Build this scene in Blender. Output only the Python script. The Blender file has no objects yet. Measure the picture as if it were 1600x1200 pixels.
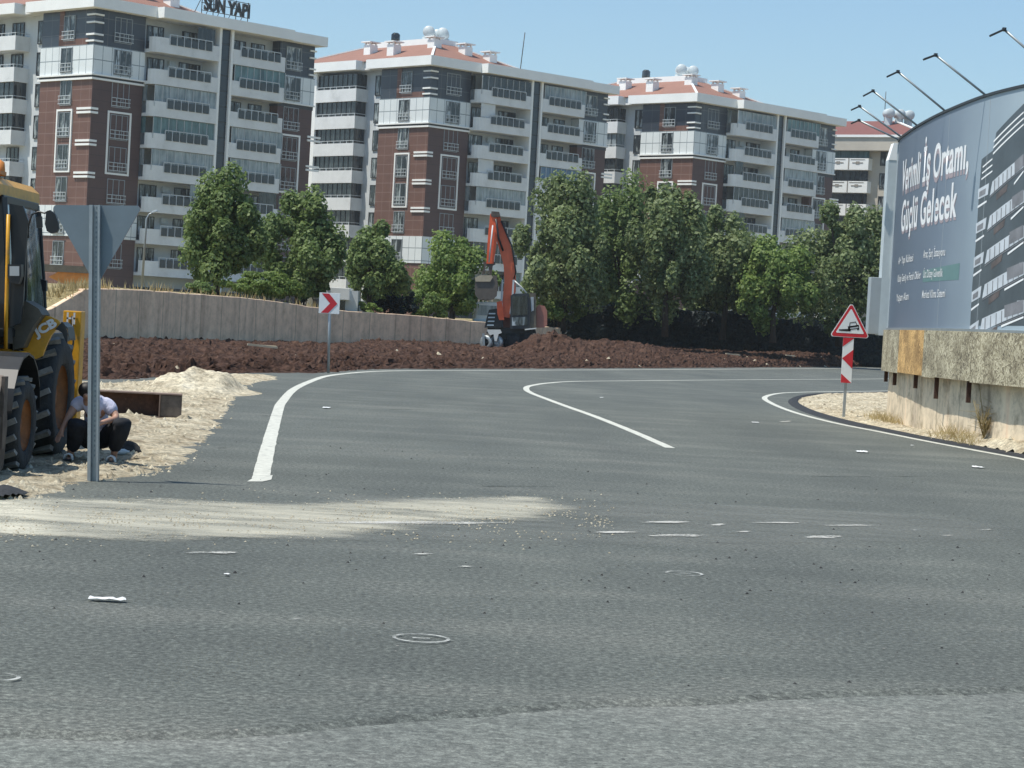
import bpy, bmesh, math, random
from mathutils import Vector, Matrix, noise
R=math.radians
sc=bpy.context.scene
COL=sc.collection
random.seed(7)
# ------------------------------------------------------------------ camera
F=3420.0; H=1.84; PITCH=math.atan(97/3420); ROLL=R(3.16)
cam=bpy.data.cameras.new('camera'); cam.sensor_width=36; cam.lens=F/1600*36
cam.clip_start=0.1; cam.clip_end=6000
CAM=bpy.data.objects.new('camera',cam); COL.objects.link(CAM); sc.camera=CAM
CM=Matrix.Rotation(math.pi/2-PITCH,3,'X')@Matrix.Rotation(ROLL,3,'Z')
CAM.matrix_world=Matrix.Translation((0,0,H))@CM.to_4x4()
def ray(x,y): return CM@Vector((x-800,600-y,-F))
def G(x,y,z=0.0):
    v=ray(x,y); k=(z-H)/v.z; return Vector((v.x*k,v.y*k,z))
def P(x,y,D):
    v=ray(x,y); k=D/v.y; return Vector((v.x*k,D,H+v.z*k))
# ------------------------------------------------------------------ materials
def newmat(name):
    m=bpy.data.materials.new(name); m.use_nodes=True
    nt=m.node_tree; b=nt.nodes['Principled BSDF']; return m,nt,b
def N(nt,t,**k):
    n=nt.nodes.new(t)
    for a,v in k.items():
        if a in n.inputs.keys(): n.inputs[a].default_value=v
        else: setattr(n,a,v)
    return n
def c4(c): return (c[0],c[1],c[2],1)
def ramp(nt,fac,stops):
    r=N(nt,'ShaderNodeValToRGB'); e=r.color_ramp.elements
    while len(e)<len(stops): e.new(.5)
    for i,(p,c) in enumerate(stops):
        e[i].position=p; e[i].color=c4(c) if len(c)==3 else c
    nt.links.new(fac,r.inputs[0]); return r
def coords(nt,scale=(1,1,1),kind='Object'):
    t=N(nt,'ShaderNodeTexCoord'); m=N(nt,'ShaderNodeMapping'); m.inputs['Scale'].default_value=scale
    nt.links.new(t.outputs[kind],m.inputs[0]); return m.outputs[0]
def mul(c,k): return tuple(min(1,x*k) for x in c)
def M(name,col,rough=.75,var=.2,scale=3.0,bump=0.0,bscale=20,metal=0.0,stretch=(1,1,1),spec=.5,kind='Object',dirt=None):
    m,nt,b=newmat(name)
    b.inputs['Roughness'].default_value=rough; b.inputs['Metallic'].default_value=metal
    b.inputs['Specular IOR Level'].default_value=spec
    v=coords(nt,stretch,kind)
    n=N(nt,'ShaderNodeTexNoise',Scale=scale,Detail=6.0,Roughness=.65); nt.links.new(v,n.inputs['Vector'])
    st=[(.3,mul(col,1-var)),(.7,mul(col,1+var))]
    if dirt: st=[(.28,dirt),(.42,mul(col,1-var)),(.72,mul(col,1+var))]
    r=ramp(nt,n.outputs[0],st); nt.links.new(r.outputs[0],b.inputs['Base Color'])
    if bump:
        n2=N(nt,'ShaderNodeTexNoise',Scale=bscale,Detail=4.0); nt.links.new(v,n2.inputs['Vector'])
        bp=N(nt,'ShaderNodeBump',Strength=bump,Distance=.05); nt.links.new(n2.outputs[0],bp.inputs['Height'])
        nt.links.new(bp.outputs[0],b.inputs['Normal'])
    return m
def mixrgb(nt,fac,a,b):
    x=N(nt,'ShaderNodeMix',data_type='RGBA')
    for s,v in ((0,fac),(6,a),(7,b)):
        if hasattr(v,'is_linked') or hasattr(v,'links'): nt.links.new(v,x.inputs[s])
        else: x.inputs[s].default_value=v if s==0 else c4(v)
    return x.outputs[2]
def math_(nt,op,a,b=0.0,clamp=False):
    x=N(nt,'ShaderNodeMath',operation=op,use_clamp=clamp)
    for i,v in enumerate((a,b)):
        if hasattr(v,'links'): nt.links.new(v,x.inputs[i])
        else: x.inputs[i].default_value=v
    return x.outputs[0]

def asphalt(name,base,warm,agg,aggscale,agglow):
    m,nt,b=newmat(name); b.inputs['Roughness'].default_value=.82; b.inputs['Specular IOR Level'].default_value=.35
    v=coords(nt); vs=coords(nt,(.33,.8,1)); vt=coords(nt,(.5,.09,1))
    n1=N(nt,'ShaderNodeTexNoise',Scale=.9,Detail=7.0,Roughness=.6); nt.links.new(vs,n1.inputs['Vector'])
    r1=ramp(nt,n1.outputs[0],[(.3,mul(base,.86)),(.5,base),(.72,mul(warm,1.12))])
    n4=N(nt,'ShaderNodeTexNoise',Scale=1.0,Detail=5.0,Roughness=.6); nt.links.new(vt,n4.inputs['Vector'])
    r4=ramp(nt,n4.outputs[0],[(.34,(.84,.85,.86)),(.66,(1.10,1.10,1.09))])
    mm=N(nt,'ShaderNodeMix',data_type='RGBA',blend_type='MULTIPLY'); mm.inputs[0].default_value=1
    nt.links.new(r1.outputs[0],mm.inputs[6]); nt.links.new(r4.outputs[0],mm.inputs[7])
    n2=N(nt,'ShaderNodeTexNoise',Scale=aggscale,Detail=7.0,Roughness=.88); nt.links.new(v,n2.inputs['Vector'])
    r2=ramp(nt,n2.outputs[0],[(.36,(agglow,agglow,agglow)),(.5,(1,1,1)),(.66,(agg,agg,agg*.98))])
    m2=N(nt,'ShaderNodeMix',data_type='RGBA',blend_type='MULTIPLY'); m2.inputs[0].default_value=1
    nt.links.new(mm.outputs[2],m2.inputs[6]); nt.links.new(r2.outputs[0],m2.inputs[7])
    # sparse dark and pale grit
    vo=N(nt,'ShaderNodeTexVoronoi',Scale=9.0); nt.links.new(v,vo.inputs['Vector'])
    d=math_(nt,'LESS_THAN',vo.outputs['Distance'],.075)
    cx=N(nt,'ShaderNodeSeparateColor'); nt.links.new(vo.outputs['Color'],cx.inputs[0])
    pale=math_(nt,'GREATER_THAN',cx.outputs[0],.87); f1=math_(nt,'MULTIPLY',d,pale)
    dark=math_(nt,'LESS_THAN',cx.outputs[0],.16); f2=math_(nt,'MULTIPLY',d,dark)
    o=mixrgb(nt,f1,m2.outputs[2],(.30,.28,.24)); o=mixrgb(nt,f2,o,(.012,.012,.013))
    nt.links.new(o,b.inputs['Base Color'])
    bp=N(nt,'ShaderNodeBump',Strength=.55,Distance=.012); nt.links.new(n2.outputs[0],bp.inputs['Height']); nt.links.new(bp.outputs[0],b.inputs['Normal'])
    return m
MT={}
MT['asphalt']=asphalt('new_asphalt',(.095,.103,.092),(.117,.121,.107),2.6,24,.34)
MT['oldasphalt']=asphalt('old_asphalt',(.140,.149,.134),(.156,.160,.144),2.3,26,.42)
def faded(name,col,col2,scale,stretch,lo,hi,dens=1.0):
    m,nt,b=newmat(name); b.inputs['Roughness'].default_value=.9; b.inputs['Specular IOR Level'].default_value=.2
    v=coords(nt,stretch); v2=coords(nt)
    n=N(nt,'ShaderNodeTexNoise',Scale=scale,Detail=8.0,Roughness=.7); nt.links.new(v,n.inputs['Vector'])
    n3=N(nt,'ShaderNodeTexNoise',Scale=45,Detail=4.0,Roughness=.8); nt.links.new(v2,n3.inputs['Vector'])
    at=N(nt,'ShaderNodeAttribute',attribute_name='fade')
    s=math_(nt,'ADD',n.outputs[0],math_(nt,'MULTIPLY',math_(nt,'SUBTRACT',n3.outputs[0],.5),1.1))
    n5=N(nt,'ShaderNodeTexNoise',Scale=1.7,Detail=6.0,Roughness=.75); nt.links.new(v2,n5.inputs['Vector'])
    s=math_(nt,'ADD',s,math_(nt,'MULTIPLY',math_(nt,'SUBTRACT',n5.outputs[0],.5),1.0))
    s=math_(nt,'ADD',s,math_(nt,'SUBTRACT',at.outputs['Fac'],.5))
    mr=N(nt,'ShaderNodeMapRange'); mr.inputs[1].default_value=lo; mr.inputs[2].default_value=hi; mr.inputs[4].default_value=dens
    nt.links.new(s,mr.inputs[0])
    r=ramp(nt,n.outputs[0],[(.3,col2),(.65,col)]); nt.links.new(r.outputs[0],b.inputs['Base Color'])
    nt.links.new(mr.outputs[0],b.inputs['Alpha'])
    return m
MT['dust']=faded('limestone_dust',(.69,.65,.52),(.46,.45,.37),1.6,(.26,1.1,1),.60,1.12,.88)
MT['smear']=faded('chalk_smear',(.60,.59,.54),(.40,.40,.38),9.0,(.30,2.2,1),.80,1.10,.9)
MT['scuff']=faded('tar_scuff',(.035,.04,.04),(.045,.05,.05),2.5,(.2,2,1),.75,1.25,.7)
MT['track']=faded('pale_tyre_track',(.18,.185,.175),(.14,.15,.14),3,(.5,1.5,1),.55,1.5,.55)
MT['dimdust']=faded('thin_dust',(.26,.27,.25),(.17,.18,.17),.7,(.2,1,1),.75,1.4,.5)
MT['paint']=M('road_paint',(.58,.58,.51),.7,.16,9,dirt=(.22,.23,.215))
MT['paintthin']=faded('worn_chalk',(.60,.61,.58),(.45,.46,.44),5,(1,1,1),.35,.75,.8)
def soil(name,cols,scale,bs,bump,vs=1.0):
    m,nt,b=newmat(name); b.inputs['Roughness'].default_value=.95; b.inputs['Specular IOR Level'].default_value=.15
    v=coords(nt)
    n=N(nt,'ShaderNodeTexNoise',Scale=scale,Detail=10.0,Roughness=.75); nt.links.new(v,n.inputs['Vector'])
    r=ramp(nt,n.outputs[0],cols)
    n2=N(nt,'ShaderNodeTexNoise',Scale=bs,Detail=8.0,Roughness=.8); nt.links.new(v,n2.inputs['Vector'])
    r2=ramp(nt,n2.outputs[0],[(.38,(.45,.45,.45)),(.55,(1,1,1)),(.7,(1.3,1.3,1.3))])
    x=N(nt,'ShaderNodeMix',data_type='RGBA',blend_type='MULTIPLY'); x.inputs[0].default_value=1
    nt.links.new(r.outputs[0],x.inputs[6]); nt.links.new(r2.outputs[0],x.inputs[7]); nt.links.new(x.outputs[2],b.inputs['Base Color'])
    bp=N(nt,'ShaderNodeBump',Strength=bump,Distance=.08); nt.links.new(n2.outputs[0],bp.inputs['Height']); nt.links.new(bp.outputs[0],b.inputs['Normal'])
    return m
MT['dirt']=soil('red_brown_soil',[(.25,(.032,.018,.013)),(.5,(.092,.051,.036)),(.68,(.150,.092,.066)),(.8,(.24,.18,.145))],1.6,4,1.2)
MT['gravel']=soil('crushed_limestone',[(.30,(.26,.20,.14)),(.42,(.54,.45,.31)),(.55,(.76,.67,.49)),(.75,(.88,.80,.62))],1.3,9,1.0)
MT['gravelpale']=soil('pale_limestone_heap',[(.30,(.12,.08,.055)),(.42,(.56,.48,.34)),(.55,(.76,.68,.51)),(.75,(.87,.81,.65))],1.4,9,.8)
MT['ground']=soil('bare_ground',[(.3,(.20,.16,.10)),(.6,(.32,.27,.18))],.6,6,.5)
MT['terrace']=soil('dry_meadow',[(.3,(.22,.18,.09)),(.5,(.36,.30,.16)),(.7,(.46,.40,.24))],.9,8,.8)
MT['bitumen']=M('bitumen_edge',(.022,.023,.025),.8,.3,8,bump=.5)
MT['paper']=M('white_paper',(.72,.73,.72),.7,.12,20)
MT['stone']=M('dark_stone',(.03,.03,.03),.9,.4,30)
# concrete retaining wall, uses UV (metres along, height)
def concrete(name,base,stain,tint,jx=2.4,streak=1.1,dirt=.5,joint=True):
    m,nt,b=newmat(name); b.inputs['Roughness'].default_value=.9; b.inputs['Specular IOR Level'].default_value=.25
    v=coords(nt,(streak,.05,1),'UV'); v2=coords(nt,(1,1,1),'UV')
    n=N(nt,'ShaderNodeTexNoise',Scale=1.0,Detail=5.0,Roughness=.6); nt.links.new(v,n.inputs['Vector'])
    r=ramp(nt,n.outputs[0],[(.30,stain),(.45,base),(.6,mul(base,1.18)),(.72,tint)])
    n2=N(nt,'ShaderNodeTexNoise',Scale=2.2,Detail=9.0,Roughness=.7); nt.links.new(v2,n2.inputs['Vector'])
    r2=ramp(nt,n2.outputs[0],[(.32,(dirt,dirt*.98,dirt*.93)),(.52,(1,1,1)),(.7,(1.15,1.13,1.1))])
    x=N(nt,'ShaderNodeMix',data_type='RGBA',blend_type='MULTIPLY'); x.inputs[0].default_value=1
    nt.links.new(r.outputs[0],x.inputs[6]); nt.links.new(r2.outputs[0],x.inputs[7])
    s=N(nt,'ShaderNodeSeparateXYZ'); nt.links.new(v2,s.inputs[0])
    w=math_(nt,'FRACT',math_(nt,'DIVIDE',s.outputs[0],jx)); j=math_(nt,'LESS_THAN',w,.035 if jx>1 else .02)
    o=mixrgb(nt,math_(nt,'MULTIPLY',j,.55 if joint else 0),x.outputs[2],mul(base,.4))
    nt.links.new(o,b.inputs['Base Color'])
    bp=N(nt,'ShaderNodeBump',Strength=.4,Distance=.03); nt.links.new(n2.outputs[0],bp.inputs['Height']); nt.links.new(bp.outputs[0],b.inputs['Normal'])
    return m
MT['retwall']=concrete('formwork_concrete',(.76,.56,.39),(.52,.36,.25),(.86,.68,.48),dirt=.76)
MT['rightwall']=concrete('weathered_concrete',(.66,.55,.40),(.34,.28,.22),(.62,.38,.25),1.9,.7,.48)
def osb(name,c1,c2,c3):
    m,nt,b=newmat(name); b.inputs['Roughness'].default_value=.75
    v=coords(nt,(1,1,1),'UV')
    n0=N(nt,'ShaderNodeTexNoise',Scale=5.0,Detail=2.0); nt.links.new(v,n0.inputs['Vector'])
    mp=N(nt,'ShaderNodeVectorMath',operation='ADD'); nt.links.new(v,mp.inputs[0]); nt.links.new(n0.outputs['Color'],mp.inputs[1])
    vo=N(nt,'ShaderNodeTexVoronoi',Scale=13.0,Randomness=1.0); nt.links.new(mp.outputs[0],vo.inputs['Vector'])
    s=N(nt,'ShaderNodeSeparateColor'); nt.links.new(vo.outputs['Color'],s.inputs[0])
    r=ramp(nt,s.outputs[0],[(.0,c3),(.35,c1),(.75,c2),(1,mul(c2,1.25))])
    n=N(nt,'ShaderNodeTexNoise',Scale=1.6,Detail=6.0); nt.links.new(v,n.inputs['Vector'])
    r2=ramp(nt,n.outputs[0],[(.35,(.62,.6,.58)),(.65,(1.1,1.1,1.1))])
    x=N(nt,'ShaderNodeMix',data_type='RGBA',blend_type='MULTIPLY'); x.inputs[0].default_value=1
    nt.links.new(r.outputs[0],x.inputs[6]); nt.links.new(r2.outputs[0],x.inputs[7]); nt.links.new(x.outputs[2],b.inputs['Base Color'])
    return m
MT['osb']=osb('weathered_strand_board',(.33,.285,.18),(.53,.48,.34),(.15,.125,.085))
MT['osb2']=osb('orange_strand_board',(.52,.31,.11),(.66,.42,.17),(.30,.17,.06))
# building materials: horizontal coordinate = local x + y
def panels(name,col,line,pw,ph,lw=.03,rough=.45,var=.12,off=0.0,metal=0.0):
    m,nt,b=newmat(name); b.inputs['Roughness'].default_value=rough; b.inputs['Metallic'].default_value=metal
    t=N(nt,'ShaderNodeTexCoord'); s=N(nt,'ShaderNodeSeparateXYZ'); nt.links.new(t.outputs['Object'],s.inputs[0])
    u=math_(nt,'ADD',s.outputs[0],s.outputs[1]); z=s.outputs[2]
    fu=math_(nt,'FRACT',math_(nt,'DIVIDE',math_(nt,'ADD',u,100.0),pw)); fz=math_(nt,'FRACT',math_(nt,'DIVIDE',math_(nt,'ADD',z,off),ph))
    ju=math_(nt,'LESS_THAN',fu,lw/pw); jz=math_(nt,'LESS_THAN',fz,lw/ph*1.3)
    j=math_(nt,'MAXIMUM',ju,jz) if pw<50 else jz
    n=N(nt,'ShaderNodeTexNoise',Scale=.7,Detail=8.0,Roughness=.7); nt.links.new(t.outputs['Object'],n.inputs['Vector'])
    r=ramp(nt,n.outputs[0],[(.3,mul(col,1-var)),(.7,mul(col,1+var))])
    nt.links.new(mixrgb(nt,j,r.outputs[0],line),b.inputs['Base Color'])
    return m
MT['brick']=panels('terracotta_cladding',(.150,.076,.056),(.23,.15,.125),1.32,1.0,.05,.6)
MT['brickshade']=panels('shaded_terracotta_cladding',(.092,.052,.047),(.062,.036,.034),60,1.0,.04,.6)  # copy for the tower's shaded face: shade put into the colour, fewer joints
MT['topdark']=panels('charcoal_cladding',(.034,.044,.060),(.12,.12,.125),2.6,1.45,.05,.3)
MT['whitepan']=panels('white_panel_cladding',(.72,.76,.76),(.20,.24,.26),1.05,1.33,.06,.35,.05,.25)
MT['plaster']=M('grey_white_plaster',(.62,.655,.665),.85,.10,.4,dirt=(.58,.60,.59))
MT['fascia']=M('fascia_plaster',(.84,.85,.83),.8,.05,.5)
MT['parapet']=M('parapet_plaster',(.72,.74,.74),.8,.07,.6,dirt=(.56,.58,.58))
MT['strip']=panels('dark_glass_strip',(.022,.035,.05),(.008,.010,.012),60,1.49,.12,.18,.3)
MT['whiteframe']=M('white_aluminium',(.75,.77,.76),.5,.05,2)
MT['midframe']=M('grey_aluminium',(.26,.29,.31),.5,.08,2)
MT['darkframe']=M('dark_aluminium',(.03,.035,.04),.5,.1,2)
MT['dkpanel']=M('dark_glass_panel',(.030,.042,.050),.2,.3,1.5)
MT['rail']=M('railing_metal',(.50,.54,.56),.4,.1,3)
MT['rooftile']=panels('red_roof_tiles',(.36,.19,.135),(.24,.12,.09),.35,.12,.06,.8,.18)
MT['rooftile2']=panels('dark_red_roof_tiles',(.25,.095,.08),(.16,.06,.05),.35,.12,.06,.8,.18)
MT['beige']=M('beige_plaster',(.50,.46,.39),.85,.08,.5)
MT['ornament']=M('carved_ornament',(.28,.26,.23),.8,.1,3)
def curtain(name,dark,light,lo,hi,blue=0.0):
    m,nt,b=newmat(name); b.inputs['Roughness'].default_value=.08; b.inputs['Specular IOR Level'].default_value=.6
    t=N(nt,'ShaderNodeTexCoord'); oi=N(nt,'ShaderNodeObjectInfo')
    s=N(nt,'ShaderNodeSeparateXYZ'); nt.links.new(t.outputs['Object'],s.inputs[0])
    cb=N(nt,'ShaderNodeCombineXYZ')
    u=math_(nt,'ADD',s.outputs[0],s.outputs[1]); nt.links.new(math_(nt,'ADD',u,math_(nt,'MULTIPLY',oi.outputs['Random'],90.0)),cb.inputs[0])
    nt.links.new(math_(nt,'MULTIPLY',s.outputs[2],.12),cb.inputs[2])
    n=N(nt,'ShaderNodeTexNoise',Scale=2.6,Detail=4.0,Roughness=.7); nt.links.new(cb.outputs[0],n.inputs['Vector'])
    n2=N(nt,'ShaderNodeTexNoise',Scale=1.1,Detail=2.0); nt.links.new(t.outputs['Object'],n2.inputs['Vector'])
    q=math_(nt,'ADD',n.outputs[0],math_(nt,'MULTIPLY',math_(nt,'SUBTRACT',n2.outputs[0],.5),.35))
    r=ramp(nt,q,[(lo,dark),(hi,light)]); nt.links.new(r.outputs[0],b.inputs['Base Color'])
    return m
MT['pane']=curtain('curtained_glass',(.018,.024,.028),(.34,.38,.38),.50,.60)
MT['paneshade']=curtain('shade_side_curtained_glass',(.02,.028,.034),(.52,.57,.60),.50,.60)  # pane copy for the shaded face, curtains coloured paler to offset the shade
MT['glazdark']=curtain('dark_balcony_glazing',(.010,.014,.018),(.07,.085,.09),.45,.7)
MT['glazpale']=curtain('pale_balcony_glazing',(.12,.16,.18),(.36,.41,.43),.35,.65)
MT['glazteal']=curtain('teal_balcony_glazing',(.03,.075,.085),(.13,.24,.25),.35,.7)
MT['glazblue']=curtain('blue_balcony_glazing',(.03,.08,.17),(.10,.20,.34),.4,.7)
def foliage(name,c1,c2,c3):
    m,nt,b=newmat(name)
    oi=N(nt,'ShaderNodeNewGeometry'); v=coords(nt)
    n=N(nt,'ShaderNodeTexNoise',Scale=.9,Detail=4.0,Roughness=.7); nt.links.new(v,n.inputs['Vector'])
    q=math_(nt,'ADD',math_(nt,'MULTIPLY',n.outputs[0],.7),math_(nt,'MULTIPLY',oi.outputs['Random Per Island'],.3))
    r=ramp(nt,q,[(.3,c1),(.5,c2),(.72,c3)])
    b.inputs['Roughness'].default_value=.55; b.inputs['Specular IOR Level'].default_value=.35
    nt.links.new(r.outputs[0],b.inputs['Base Color'])
    tr=N(nt,'ShaderNodeBsdfTranslucent'); ms=N(nt,'ShaderNodeMixShader'); ms.inputs[0].default_value=.5
    nt.links.new(r.outputs[0],tr.inputs[0]); nt.links.new(b.outputs[0],ms.inputs[1]); nt.links.new(tr.outputs[0],ms.inputs[2])
    nt.links.new(ms.outputs[0],nt.nodes['Material Output'].inputs[0])
    return m
MT['leafA']=foliage('deep_green_leaves',(.080,.135,.045),(.185,.260,.088),(.33,.41,.17))
MT['leafB']=foliage('grey_green_leaves',(.090,.138,.054),(.210,.268,.108),(.43,.50,.28))
MT['leafC']=foliage('bright_green_leaves',(.085,.155,.042),(.21,.30,.082),(.35,.44,.15))
MT['leafD']=foliage('shaded_hedge_leaves',(.014,.024,.029),(.024,.040,.046),(.045,.07,.064))  # shade under the trees is put into this very dark leaf colour
MT['drygrass']=foliage('dry_grass_blades',(.28,.21,.09),(.45,.36,.18),(.62,.53,.32))
MT['bark']=M('bark',(.055,.042,.032),.95,.3,6,bump=.5)
MT['galv']=M('galvanised_steel',(.34,.37,.38),.45,.12,9,metal=.55)
MT['signback']=M('grey_sign_back',(.17,.21,.235),.5,.08,3,metal=.25)
MT['signwhite']=M('reflective_white',(.74,.76,.76),.4,.05,6)
MT['signred']=M('reflective_red',(.52,.022,.035),.4,.08,6)
MT['signblack']=M('sign_black',(.012,.012,.013),.5,.1,6)
MT['yellow']=M('machine_yellow',(.66,.33,.022),.42,.14,5,dirt=(.32,.19,.06))
MT['rimorange']=M('rim_orange',(.26,.095,.025),.7,.25,8,dirt=(.13,.08,.05))
MT['rubber']=M('dusty_rubber',(.035,.037,.038),.85,.35,8,bump=.4)
MT['tread']=M('sunlit_tread',(.27,.26,.235),.9,.3,14)  # pale colour stands for sunlight on the lugs
MT['black']=M('black_plastic',(.014,.016,.018),.42,.2,7)
MT['khaki']=M('dusty_khaki_panel',(.115,.10,.075),.6,.25,5)
MT['steelbrown']=M('scraped_steel',(.13,.105,.088),.6,.3,6,metal=.3,dirt=(.06,.045,.035))
MT['rust']=M('rusty_steel',(.070,.034,.022),.85,.3,9,bump=.3,dirt=(.12,.07,.045))
MT['rustlight']=M('pale_rusty_edge',(.20,.14,.11),.8,.2,9)
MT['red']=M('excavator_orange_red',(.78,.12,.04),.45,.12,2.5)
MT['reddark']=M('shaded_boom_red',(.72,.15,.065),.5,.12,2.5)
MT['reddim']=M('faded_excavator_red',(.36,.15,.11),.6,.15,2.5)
MT['bucket']=M('worn_bucket_steel',(.11,.095,.08),.7,.2,4)
MT['tan']=M('bare_bucket_lip',(.42,.36,.26),.7,.15,4)
MT['offwhite']=M('white_vehicle_paint',(.70,.70,.66),.4,.08,2)
MT['orange']=M('weathered_orange_paint',(.72,.27,.06),.6,.15,3,dirt=(.45,.22,.10))
MT['palemetal']=M('pale_painted_metal',(.52,.58,.60),.45,.07,3)
MT['bbgrey']=M('grey_cabinet_metal',(.36,.40,.42),.5,.07,3)
m,nt,b=newmat('cab_glass'); MT['glass']=m
b.inputs['Base Color'].default_value=(.75,.9,.86,1); b.inputs['Roughness'].default_value=.04; b.inputs['Alpha'].default_value=.30; b.inputs['Specular IOR Level'].default_value=.9
m,nt,b=newmat('side_glass'); MT['sideglass']=m
v=coords(nt,(1,1,.35)); n=N(nt,'ShaderNodeTexNoise',Scale=3.2,Detail=5.0,Distortion=1.2); nt.links.new(v,n.inputs['Vector'])
r=ramp(nt,n.outputs[0],[(.38,(.03,.04,.046)),(.52,(.16,.20,.22)),(.62,(.46,.52,.55))]); nt.links.new(r.outputs[0],b.inputs['Base Color'])  # pale blotches are reflections put into the glass colour
b.inputs['Roughness'].default_value=.06
MT['skin']=M('skin',(.42,.24,.17),.55,.08,8)
MT['tee']=M('white_cotton',(.55,.55,.68),.9,.08,9,bump=.4,bscale=14)
MT['trouser']=M('black_cotton',(.016,.018,.024),.9,.3,9,bump=.4,bscale=12)
MT['hair']=M('black_hair',(.010,.009,.009),.6,.3,40)
# billboard face (UV.x metres along)
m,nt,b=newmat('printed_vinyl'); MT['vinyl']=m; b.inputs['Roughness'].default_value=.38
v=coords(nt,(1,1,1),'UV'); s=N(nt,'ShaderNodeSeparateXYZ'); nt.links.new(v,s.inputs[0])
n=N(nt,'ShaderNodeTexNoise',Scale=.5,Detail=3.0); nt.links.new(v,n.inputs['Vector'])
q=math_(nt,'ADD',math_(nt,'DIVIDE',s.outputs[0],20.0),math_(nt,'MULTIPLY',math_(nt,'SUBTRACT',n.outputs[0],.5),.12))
r=ramp(nt,q,[(.0,(.085,.115,.16)),(.35,(.16,.205,.27)),(.62,(.36,.44,.49)),(1,(.48,.56,.60))]); nt.links.new(r.outputs[0],b.inputs['Base Color'])  # paler along the board: printed gradient, with some reflection put into the colour
MT['printdark']=M('printed_dark',(.070,.086,.098),.4,.25,1.2,kind='Object')
MT['printmid']=M('printed_grey',(.20,.20,.215),.4,.3,2.5)
MT['printlight']=M('printed_light',(.56,.60,.64),.4,.14,3)
MT['printbrown']=M('printed_brown',(.11,.085,.08),.4,.4,3)
MT['printwhite']=M('printed_white',(.86,.87,.87),.4,.03,3)
MT['printgreen']=M('printed_green',(.13,.24,.24),.4,.06,3)
MT['printpink']=M('printed_pink_glow',(.40,.33,.35),.4,.10,4)

# ------------------------------------------------------------------ helpers
def link(o,parent=None):
    COL.objects.link(o)
    if parent: o.parent=parent
    return o
def tag(o,label=None,cat=None,group=None,kind=None):
    if label: o['label']=label
    if cat: o['category']=cat
    if group: o['group']=group
    if kind: o['kind']=kind
    return o
def empty(name,loc=(0,0,0),rz=0,**k):
    o=bpy.data.objects.new(name,None); o.location=loc; o.rotation_euler=(0,0,rz); o.empty_display_size=.3
    link(o); return tag(o,**k)
class MB:
    def __init__(s): s.bm=bmesh.new(); s.mi=0
    def quad(s,ps):
        f=s.bm.faces.new([s.bm.verts.new(p) for p in ps]); f.material_index=s.mi; return f
    def box(s,x0,x1,y0,y1,z0,z1,bev=0,mat=None):
        c=[(x,y,z) for z in (z0,z1) for y in (y0,y1) for x in (x0,x1)]
        if mat is not None: c=[mat@Vector(p) for p in c]
        v=[s.bm.verts.new(p) for p in c]; fs=[]
        for q in ((0,2,3,1),(4,5,7,6),(0,1,5,4),(2,6,7,3),(0,4,6,2),(1,3,7,5)):
            f=s.bm.faces.new([v[i] for i in q]); f.material_index=s.mi; fs.append(f)
        if bev:
            es=list({e for f in fs for e in f.edges}); bmesh.ops.bevel(s.bm,geom=es,offset=bev,segments=2,affect='EDGES',profile=.6)
        return s
    def bar(s,a,b,w,h=None,bev=0):
        a=Vector(a);b=Vector(b);h=h or w; d=b-a; L=d.length
        q=d.to_track_quat('X','Z').to_matrix().to_4x4(); m=Matrix.Translation(a)@q
        return s.box(0,L,-w/2,w/2,-h/2,h/2,bev,m)
    def tube(s,pts,r,n=8,cap=True):
        pts=[Vector(p) for p in pts]; rs=r if isinstance(r,(list,tuple)) else [r]*len(pts); rings=[]
        for i,p in enumerate(pts):
            d=(pts[min(i+1,len(pts)-1)]-pts[max(i-1,0)]).normalized()
            q=d.to_track_quat('Z','Y').to_matrix()
            rings.append([s.bm.verts.new(p+q@Vector((math.cos(2*math.pi*k/n)*rs[i],math.sin(2*math.pi*k/n)*rs[i],0))) for k in range(n)])
        for a,b in zip(rings,rings[1:]):
            for k in range(n):
                f=s.bm.faces.new((a[k],a[(k+1)%n],b[(k+1)%n],b[k])); f.material_index=s.mi; f.smooth=True
        if cap:
            for rg in (rings[0],rings[-1]):
                f=s.bm.faces.new(rg); f.material_index=s.mi
        return s
    def lathe(s,prof,origin,axis,n=32):   # prof: (radius, offset along axis)
        ax=Vector(axis).normalized(); q=ax.to_track_quat('Z','Y').to_matrix(); o=Vector(origin); rings=[]
        for (r,t) in prof:
            rings.append([s.bm.verts.new(o+q@Vector((math.cos(2*math.pi*k/n)*r,math.sin(2*math.pi*k/n)*r,t))) for k in range(n)])
        for a,b in zip(rings,rings[1:]):
            for k in range(n):
                f=s.bm.faces.new((a[k],a[(k+1)%n],b[(k+1)%n],b[k])); f.material_index=s.mi; f.smooth=True
        return s
    def prism(s,poly,vec):  # poly 3-D points, extrude by vec
        vec=Vector(vec); a=[s.bm.verts.new(Vector(p)) for p in poly]; b=[s.bm.verts.new(Vector(p)+vec) for p in poly]
        n=len(a)
        for f in (a,list(reversed(b))):
            x=s.bm.faces.new(f); x.material_index=s.mi
        for k in range(n):
            x=s.bm.faces.new((a[k],b[k],b[(k+1)%n],a[(k+1)%n])); x.material_index=s.mi
        return s
    def mesh(s,name,mats):
        bmesh.ops.recalc_face_normals(s.bm,faces=s.bm.faces)
        me=bpy.data.meshes.new(name); s.bm.to_mesh(me); s.bm.free()
        for m in (mats if isinstance(mats,list) else [mats]): me.materials.append(MT[m] if isinstance(m,str) else m)
        return me
    def build(s,name,mats,parent=None):
        o=bpy.data.objects.new(name,s.mesh(name,mats)); return link(o,parent)
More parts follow.
